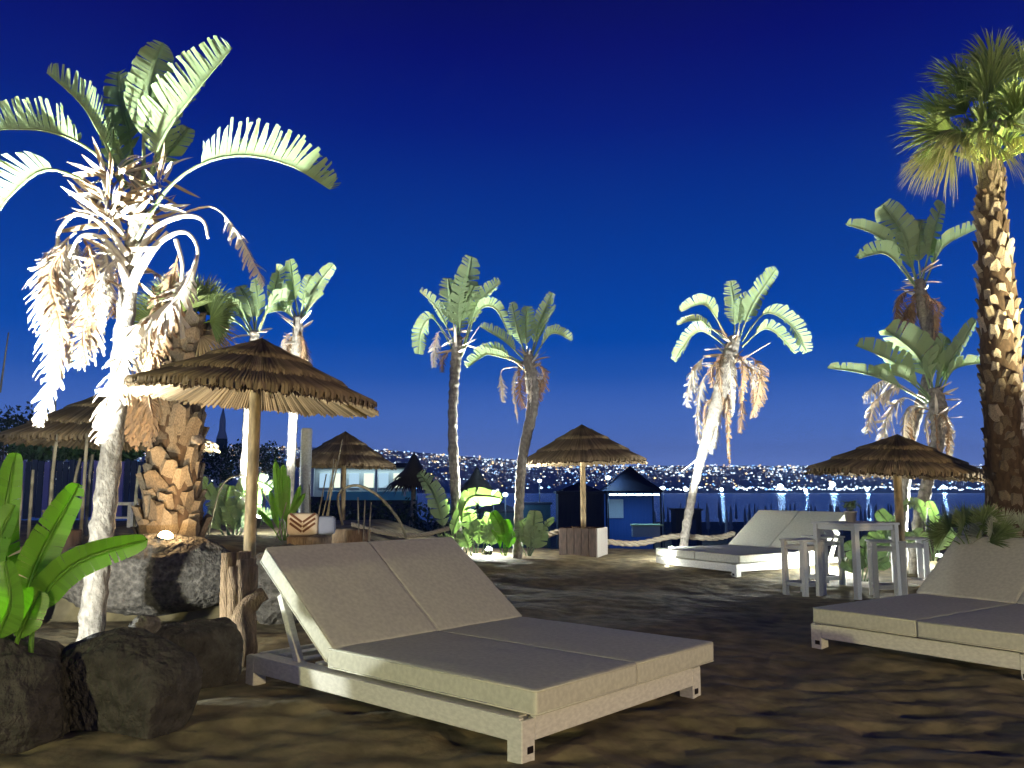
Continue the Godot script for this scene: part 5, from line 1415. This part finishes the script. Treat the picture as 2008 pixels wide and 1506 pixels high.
	hedge("low dark hedge along the far side of the pavilion lawn", Vector3(-3.524, 0.346, -24), Vector3(2.6, 0.5, 0.5), 2200, 8, lin(0.012, 0.03, 0.03))
	# white bench seen between the pale trunk and the palm
	var bench := thing("white_bench", "small white bench between the pale trunk and thick palm", "bench", Vector3(-6.266, 1.094, -13.5))
	part("seat", box(Vector3(0.52, 0.05, 0.35)), mats["white_paint"], bench, Vector3(0, 0.02, 0))
	part("shelf", box(Vector3(0.4, 0.03, 0.3)), mats["white_paint"], bench, Vector3(0, -0.2, 0))
	for x in [-0.22, 0.22]:
		part("leg", box(Vector3(0.05, 0.5, 0.3)), mats["white_paint"], bench, Vector3(x, -0.255, 0))


func hoop_r(n: int, r: float) -> Array:
	var a := []
	for i in n:
		a.append(r)
	return a


func hedge(label: String, at: Vector3, half: Vector3, count: int, seed_of: int, c: Color) -> void:
	var rng := RandomNumberGenerator.new()
	rng.seed = seed_of
	var n := FastNoiseLite.new()
	n.seed = seed_of
	n.frequency = 1.2
	var st := SurfaceTool.new()
	st.begin(Mesh.PRIMITIVE_TRIANGLES)
	st.set_smooth_group(-1)
	for i in count:
		var p := Vector3(rng.randf_range(-1, 1), rng.randf_range(-1, 1), rng.randf_range(-1, 1)) * half
		p.y += n.get_noise_2d(p.x * 1.5, p.z) * half.y * 0.9
		var a := Vector3(rng.randfn(), rng.randfn(), rng.randfn()).normalized() * rng.randf_range(0.05, 0.1)
		var b := perp(Vector3(rng.randfn(), rng.randfn(), rng.randfn()), a.normalized()) * 0.04
		var shade := rng.randf_range(0.6, 1.4)
		st.set_color(Color(shade, shade, shade))
		for v in [p - a, p + b, p + a, p - a, p + a, p - b]:
			st.add_vertex(v)
	var t := thing("hedge", label, "hedge", at, 0.0, "hedges of the garden")
	part("foliage", finish(st), leafy("hedge_%d" % seed_of, c, lin(0.05, 0.1, 0.03)), t)
	for k in 4:
		part("stem", tube([Vector3(-half.x * 0.7 + k * half.x * 0.47, -half.y - 1.2, 0), Vector3(-half.x * 0.7 + k * half.x * 0.47, half.y * 0.3, 0)], [0.05, 0.02], 6), mats["bark_pale"], t)


func closed_parasol() -> ArrayMesh:
	var prof := [[0.022, -0.3], [0.022, 0.55], [0.1, 0.56]]
	for k in 9:
		var f := k / 8.0
		prof.append([(0.17 - 0.1 * f) * (1.0 if k % 2 else 0.82), 0.6 + f * 1.45])
	prof.append([0.03, 2.12])
	prof.append([0.0, 2.3])
	return lathe(prof, 9, 0.12, 6)


func lower_beach() -> void:
	var rng := RandomNumberGenerator.new()
	rng.seed = 31
	var shape := closed_parasol()
	var first: MeshInstance3D = null
	for r in 5:
		for i in 17:
			var d := 56.0 + r * 8.0
			var x := 10.0 + i * 1.95 + r * 0.9 + rng.randf_range(-0.3, 0.3)
			var at := Vector3(x, -2.15, -d + rng.randf_range(-0.5, 0.5))
			var o := single("closed_parasol", shape, mats["parasol_cloth"], "dark closed beach parasol standing in rows before the sea", "parasol", at, rng.randf() * 3.0, "closed parasols on the lower beach")
			o.scale = Vector3(1.0, rng.randf_range(0.9, 1.08), 1.0)
	for i in 12:
		var o := single("closed_parasol", shape, mats["parasol_cloth"], "dark closed beach parasol standing between the cabins", "parasol", Vector3(-2.0 + i * 0.9, -2.15, -58.0 - rng.randf_range(0.0, 8.0)), 0.0, "closed parasols between the cabins")
	# dark cabins
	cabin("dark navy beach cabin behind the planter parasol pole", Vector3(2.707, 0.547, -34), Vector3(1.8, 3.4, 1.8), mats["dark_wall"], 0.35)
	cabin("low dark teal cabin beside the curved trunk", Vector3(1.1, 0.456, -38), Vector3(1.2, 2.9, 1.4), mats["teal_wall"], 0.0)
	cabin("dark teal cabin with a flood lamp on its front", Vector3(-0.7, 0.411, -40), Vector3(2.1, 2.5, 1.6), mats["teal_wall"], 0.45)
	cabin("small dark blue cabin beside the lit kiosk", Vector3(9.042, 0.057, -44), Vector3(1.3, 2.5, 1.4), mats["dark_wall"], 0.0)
	# kiosk with a pointed roof and a row of tube lamps
	var k := thing("kiosk", "blue kiosk with a pointed roof and a row of white tube lamps", "kiosk", Vector3(5.597, 0.411, -40) * Vector3(1, 0, 1) + Vector3(0, -2.15, 0))
	for x in [-1.25, 1.25]:
		for z in [-1.1, 1.1]:
			part("post", box(Vector3(0.08, 3.5, 0.08)), mats["dark_wall"], k, Vector3(x, 1.75, z))
	part("back_wall", box(Vector3(2.42, 3.4, 0.06)), mat("kiosk_blue", lin(0.02, 0.075, 0.26), 0.7), k, Vector3(0, 1.7, -1.1))
	part("roof", lathe([[1.95, 3.45], [0.95, 4.0], [0.0, 4.65], [0.0, 4.6], [1.9, 3.4]], 4), mats["dark_wall"], k, Vector3.ZERO, Vector3(0, PI / 4, 0))
	for i in 15:
		part("board", box(Vector3(0.15, 3.3, 0.03)), mats["kiosk_blue"], k, Vector3(-1.13 + i * 0.162, 1.68, -1.05))
	part("counter", box(Vector3(1.25, 0.5, 0.4)), mats["pale_wall"], k, Vector3(0.55, 1.62, 1.0))
	part("counter_top", box(Vector3(1.45, 0.08, 0.5)), mat("lime_board", lin(0.5, 0.6, 0.3), 0.6), k, Vector3(0.6, 1.9, 1.05))
	part("panel", box(Vector3(0.8, 0.9, 0.05)), mats["pale_wall"], k, Vector3(-0.6, 2.6, -0.98))
	for i in 6:
		part("tube_lamp", tube([Vector3(-1.1 + i * 0.4, 3.28, 1.02), Vector3(-0.74 + i * 0.4, 3.28, 1.02)], [0.035, 0.035], 8), glow("tube_lamp_blue_white", Color(0.8, 0.92, 1.0), 9.0), k)
	var l := AreaLight3D.new()
	l.name = "light"
	k.add_child(l)
	l.area_size = Vector2(2.2, 0.3)
	l.position = Vector3(0, 3.15, 0.9)
	l.rotation.x = -PI / 2
	l.light_energy = 6.0
	l.light_color = Color(0.55, 0.78, 1.0)
	l.shadow_enabled = true
	# bright flood lamps on posts
	beach_lamp("white beach flood lamp over the teal cabins", Vector3(-0.784, 1.234, -36), 0.13)
	beach_lamp("white beach flood lamp beside its twin over the teal cabins", Vector3(-0.283, 1.147, -36), 0.11)
	beach_lamp("small lamp on the cabin before the curved trunk", Vector3(1.308, 1.777, -40), 0.1)
	beach_lamp("lamp on a bent arm above the kiosk", Vector3(4.443, 1.906, -39), 0.12)
	beach_lamp("white lamp beside the lit kiosk wall", Vector3(9.314, 1.476, -52), 0.14)
	beach_lamp("white lamp between the kiosk and the leaning trunk", Vector3(11.552, 1.387, -56), 0.15)
	harbour_lamp("large white harbour lamp on the far shore, twin halo in the water", Vector3(394.728, 6.531, -1240), 4.5)
	harbour_lamp("white harbour lamp on the far shore above the closed parasols", Vector3(471.452, 10.256, -1240), 4.2)
	harbour_lamp("cool harbour lamp on the far shore behind the bar parasol", Vector3(634.867, 6.531, -1240), 2.8)
	harbour_lamp("added white harbour lamp on the far shore beside the leaning trunk", Vector3(308.31, 2.808, -1240), 2.6)  # this lamp and the next three are added to brighten shore and water
	harbour_lamp("added low white harbour lamp between the two brightest shore lamps", Vector3(432.018, 1.32, -1240), 2.6)
	harbour_lamp("added small white harbour lamp at the edge of the bar parasol", Vector3(522.102, 2.808, -1240), 2.4)
	harbour_lamp("added small cool harbour lamp behind the bar table plant", Vector3(570.818, 2.064, -1240), 2.4)
	# thatched huts
	hut("dark shaggy thatched hut with a pointed top before the pavilion lights", Vector3(-3.504, 2.66, -30), 1.05, 1.3)
	hut("small dark shaggy hut behind the straight pale trunk", Vector3(-1.592, 2.395, -38), 1.0, 1.2)
	# pavilion with lit windows
	var p := thing("pavilion", "low white pavilion with lit windows and dark flat roof", "building", Vector3(-7.959, 1.373, -44) * Vector3(1, 0, 1) + Vector3(0, -2.2, 0))
	var dx := 44.0 / 1640.0
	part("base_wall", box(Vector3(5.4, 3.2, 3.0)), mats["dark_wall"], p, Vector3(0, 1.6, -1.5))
	part("parapet", box(Vector3(4.8, 0.45, 0.2)), mat("turquoise_wall", lin(0.1, 0.36, 0.42), 0.7), p, Vector3(0.6, 3.25, 0.12))
	part("front_wall", box(Vector3(5.0, 1.5, 0.12)), mats["pale_wall"], p, Vector3(0, 3.95, -0.6))
	for i in 6:
		var win := part("window", box(Vector3(0.62, 0.85, 0.05)), mats["pale_wall"], p, Vector3(-1.95 + i * 0.78, 4.05, -0.52))
		part("window_pane", box(Vector3(0.52, 0.75, 0.03)), glow("window_lit_%d" % (i % 2), Color(0.95, 1.0, 0.9) if i % 2 else Color(0.75, 0.9, 1.0), 1.1 if i % 2 else 0.8), win, Vector3(0, 0, 0.03))
	part("roof", box(Vector3(5.9, 0.22, 3.6)), mats["dark_wall"], p, Vector3(0, 4.82, -1.4))
	part("gable", lathe([[1.35, 0.0], [0.0, 0.62]], 4), mats["dark_wall"], p, Vector3(-0.2, 4.94, -1.0), Vector3(0, PI / 4, 0))
	for x in [-2.4, -0.9, 0.9, 2.4]:
		part("post", box(Vector3(0.12, 1.5, 0.12)), mats["pale_wall"], p, Vector3(x, 3.97, 0.2))
	var pl := AreaLight3D.new()
	pl.name = "light"
	p.add_child(pl)
	pl.area_size = Vector2(4.6, 0.4)
	pl.position = Vector3(0, 4.68, -0.1)
	pl.rotation.x = -PI / 2
	pl.light_energy = 5.0
	pl.light_color = Color(0.85, 0.97, 1.0)
	pl.shadow_enabled = true
	# church tower far behind the garden
	var c := thing("church_tower", "small pale church tower with a pointed cap over dark hedges", "tower", Vector3(-20.803, 0.673, -60) * Vector3(1, 0, 1) + Vector3(0, -2.2, 0))
	part("shaft", box(Vector3(0.75, 6.2, 0.75)), mats["pale_wall"], c, Vector3(0, 3.1, 0))
	part("belfry", box(Vector3(0.6, 1.0, 0.6)), mats["teal_wall"], c, Vector3(0, 6.7, 0))
	part("spire", lathe([[0.42, 0.0], [0.24, 0.6], [0.22, 1.4], [0.0, 2.3]], 8), mats["pale_wall"], c, Vector3(0, 7.2, 0))


func cabin(label: String, at: Vector3, size: Vector3, m: Material, gable: float) -> void:
	var t := thing("beach_cabin", label, "cabin", Vector3(at.x, -2.2, at.z), 0.0, "dark beach cabins")
	part("wall", box(size), m, t, Vector3(0, size.y / 2, 0))
	part("roof", box(Vector3(size.x + 0.16, 0.1, size.z + 0.16)), mats["dark_wall"], t, Vector3(0, size.y + 0.052, 0))
	if gable > 0.0:
		part("roof_cap", lathe([[size.x * 0.66, 0.0], [0.0, gable]], 4), mats["dark_wall"], t, Vector3(0, size.y + 0.105, 0), Vector3(0, PI / 4, 0))
	var n := int(size.x / 0.16)
	for i in n:
		part("board", box(Vector3(size.x / n - 0.012, size.y - 0.04, 0.025)), m, t, Vector3(-size.x / 2 + (i + 0.5) * size.x / n, size.y / 2, size.z / 2 + 0.015))
	part("door", box(Vector3(0.7, 2.0, 0.04)), mats["navy_cloth"], t, Vector3(0, 1.05, size.z / 2 + 0.05))


func beach_lamp(label: String, at: Vector3, r: float) -> void:
	var t := thing("beach_lamp", label, "lamp", at, 0.0, "lamps on the lower beach")
	var s := SphereMesh.new()
	s.radius = r
	s.height = r * 1.5
	s.radial_segments = 14
	s.rings = 8
	part("lamp_globe", s, glow("beach_lamp_white", Color(0.85, 0.94, 1.0), 12.0), t)
	part("post", tube([Vector3(0, -at.y - 2.4, 0), Vector3(0, -r * 0.6, 0)], [0.03, 0.025], 6), mats["dark_metal"], t)
	var l := OmniLight3D.new()
	l.name = "light"
	t.add_child(l)
	l.light_energy = 2.2
	l.light_color = Color(0.6, 0.8, 1.0)
	l.light_size = r * 0.9
	l.omni_range = 80.0
	l.omni_attenuation = 2.0
	l.shadow_enabled = true


func harbour_lamp(label: String, at: Vector3, r: float) -> void:
	var t := thing("harbour_lamp", label, "lamp", at, 0.0, "harbour lamps on the far shore")
	var s := SphereMesh.new()
	s.radius = r
	s.height = r * 2.0
	s.radial_segments = 14
	s.rings = 8
	part("lamp_globe", s, glow("harbour_lamp_white", Color(0.85, 0.94, 1.0), 16.0), t)
	part("post", tube([Vector3(0, -at.y - 3.5, 0), Vector3(0, -r * 0.9, 0)], [0.4, 0.3], 6), mats["dark_metal"], t)
	var l := OmniLight3D.new()
	l.name = "light"
	t.add_child(l)
	l.position = Vector3(0, 0, r * 1.3)
	l.light_energy = 3000.0
	l.light_color = Color(0.6, 0.8, 1.0)
	l.light_size = r
	l.omni_range = 2000.0
	l.omni_attenuation = 2.0
	l.shadow_enabled = true


func hut(label: String, top: Vector3, r: float, h: float) -> void:
	var t := thing("thatched_hut", label, "hut", Vector3(top.x, -2.2, top.z), 0.0, "dark thatched huts")
	var eave := top.y + 2.2 - h
	part("post", tube([Vector3(0, -0.3, 0), Vector3(0, eave + 0.6, 0)], [0.1, 0.08], 8), mats["bark_pale"], t)
	for k in 3:
		part("thatch_tier", thatch_shag(r * (1.15 - k * 0.36), eave + k * h * 0.22, h * 0.52, 90 - k * 20, k + int(r * 10)), mats["dry_brown"], t)
	part("top_tuft", lathe([[0.14, 0.0], [0.05, 0.3], [0.0, 0.42]], 7, 0.2, 3), mats["dry_brown"], t, Vector3(0, eave + h - 0.36, 0))


func thatch_shag(r: float, y: float, h: float, n: int, seed_of: int) -> ArrayMesh:
	var rng := RandomNumberGenerator.new()
	rng.seed = seed_of
	var st := SurfaceTool.new()
	st.begin(Mesh.PRIMITIVE_TRIANGLES)
	for i in n:
		var a := TAU * i / n
		var w := TAU / n * 0.7
		var out := r * rng.randf_range(0.9, 1.15)
		var low := y - rng.randf_range(0.0, 0.28)
		st.set_color(Color(0.25, 0.3, 0.35))
		var p0 := Vector3(cos(a - w) * 0.05, y + h, sin(a - w) * 0.05)
		var p1 := Vector3(cos(a + w) * 0.05, y + h, sin(a + w) * 0.05)
		var q0 := Vector3(cos(a - w) * r * 0.7, y + h * 0.3, sin(a - w) * r * 0.7)
		var q1 := Vector3(cos(a + w) * r * 0.7, y + h * 0.3, sin(a + w) * r * 0.7)
		var e := Vector3(cos(a) * out, low, sin(a) * out)
		for v in [p0, p1, q0, p1, q1, q0, q0, q1, e]:
			st.add_vertex(v)
	return finish(st)


func lights() -> void:
	var cool := Color(0.98, 1.0, 0.97)
	var warm := Color(1.0, 0.84, 0.6)
	flood("floodlight on the sand aimed up at the tallest white-leaved tree", Vector3(-4.05, 0.2, -5.7), Vector3(-3.749, 4.914, -7.3), 240.0, cool, 31.0, 0.05, 14.0, 16.0)
	flood("warm floodlight at the foot of the thick fan palm trunk", Vector3(-3.488, 0.861, -8.55), Vector3(-3.057, 2.635, -8.2), 3.0, warm, 85.0, 0.075, 40.0, 1.1)
	flood("floodlight shining behind the orange-lit parasol pole", Vector3(-3.44, 0.939, -11.4), Vector3(-3.695, 4.09, -12.4), 100.0, cool, 50.0, 0.07, 40.0, 4.0)
	flood("floodlight buried in the glaring white leaves", Vector3(-0.422, 0.264, -15.3), Vector3(-0.404, 4.158, -14.8), 150.0, cool, 56.0, 0.07, 40.0, 8.0)
	flood("floodlight at the foot of the thin leaning trunk", Vector3(2.673, 0.324, -14.2), Vector3(4.137, 4.351, -15.3), 95.0, cool, 36.0, 0.09, 40.0, 5.0)
	flood("tiny low floodlight on the sand in front of the leaning trunk's lamp", Vector3(2.472, 0.11, -13.6), Vector3(3.028, 1.858, -14.4), 2.0, cool, 60.0, 0.03, 20.0, 0.2)
	flood("floodlight behind the bar stools beside the brightly lit daybed side", Vector3(5.024, 0.194, -13), Vector3(4.319, 0.873, -12.9), 8.0, cool, 75.0, 0.05, 14.0, 5.0)
	flood("floodlight between the pale tree trunks and the fan-leaved bush", Vector3(6.676, 0.308, -13.3), Vector3(6.278, 4.135, -12.6), 100.0, cool, 60.0, 0.05, 14.0, 5.0)
	flood("floodlight at the foot of the tall fan palm's bright side", Vector3(7.3, 0.12, -9.5), Vector3(5.489, 3.609, -9.2), 45.0, cool, 45.0, 0.05, 14.0, 3.0)
	flood("floodlight on open sand aimed up into the tall fan palm crown", Vector3(7.4, 0.15, -6.8), Vector3(5.353, 5.689, -9), 260.0, Color(1.0, 0.96, 0.76), 26.0)
	lamp_post("warm globe lamp of the bar behind the daybeds", Vector3(6.2, 0.0, 3.2), 1.25, 57.0, Color(1.0, 0.89, 0.66))
	lamp_post("pale yellow globe lamp of the bar beside the boulders", Vector3(-6.2, 0.0, 1.6), 1.25, 34.0, Color(1.0, 0.98, 0.72))
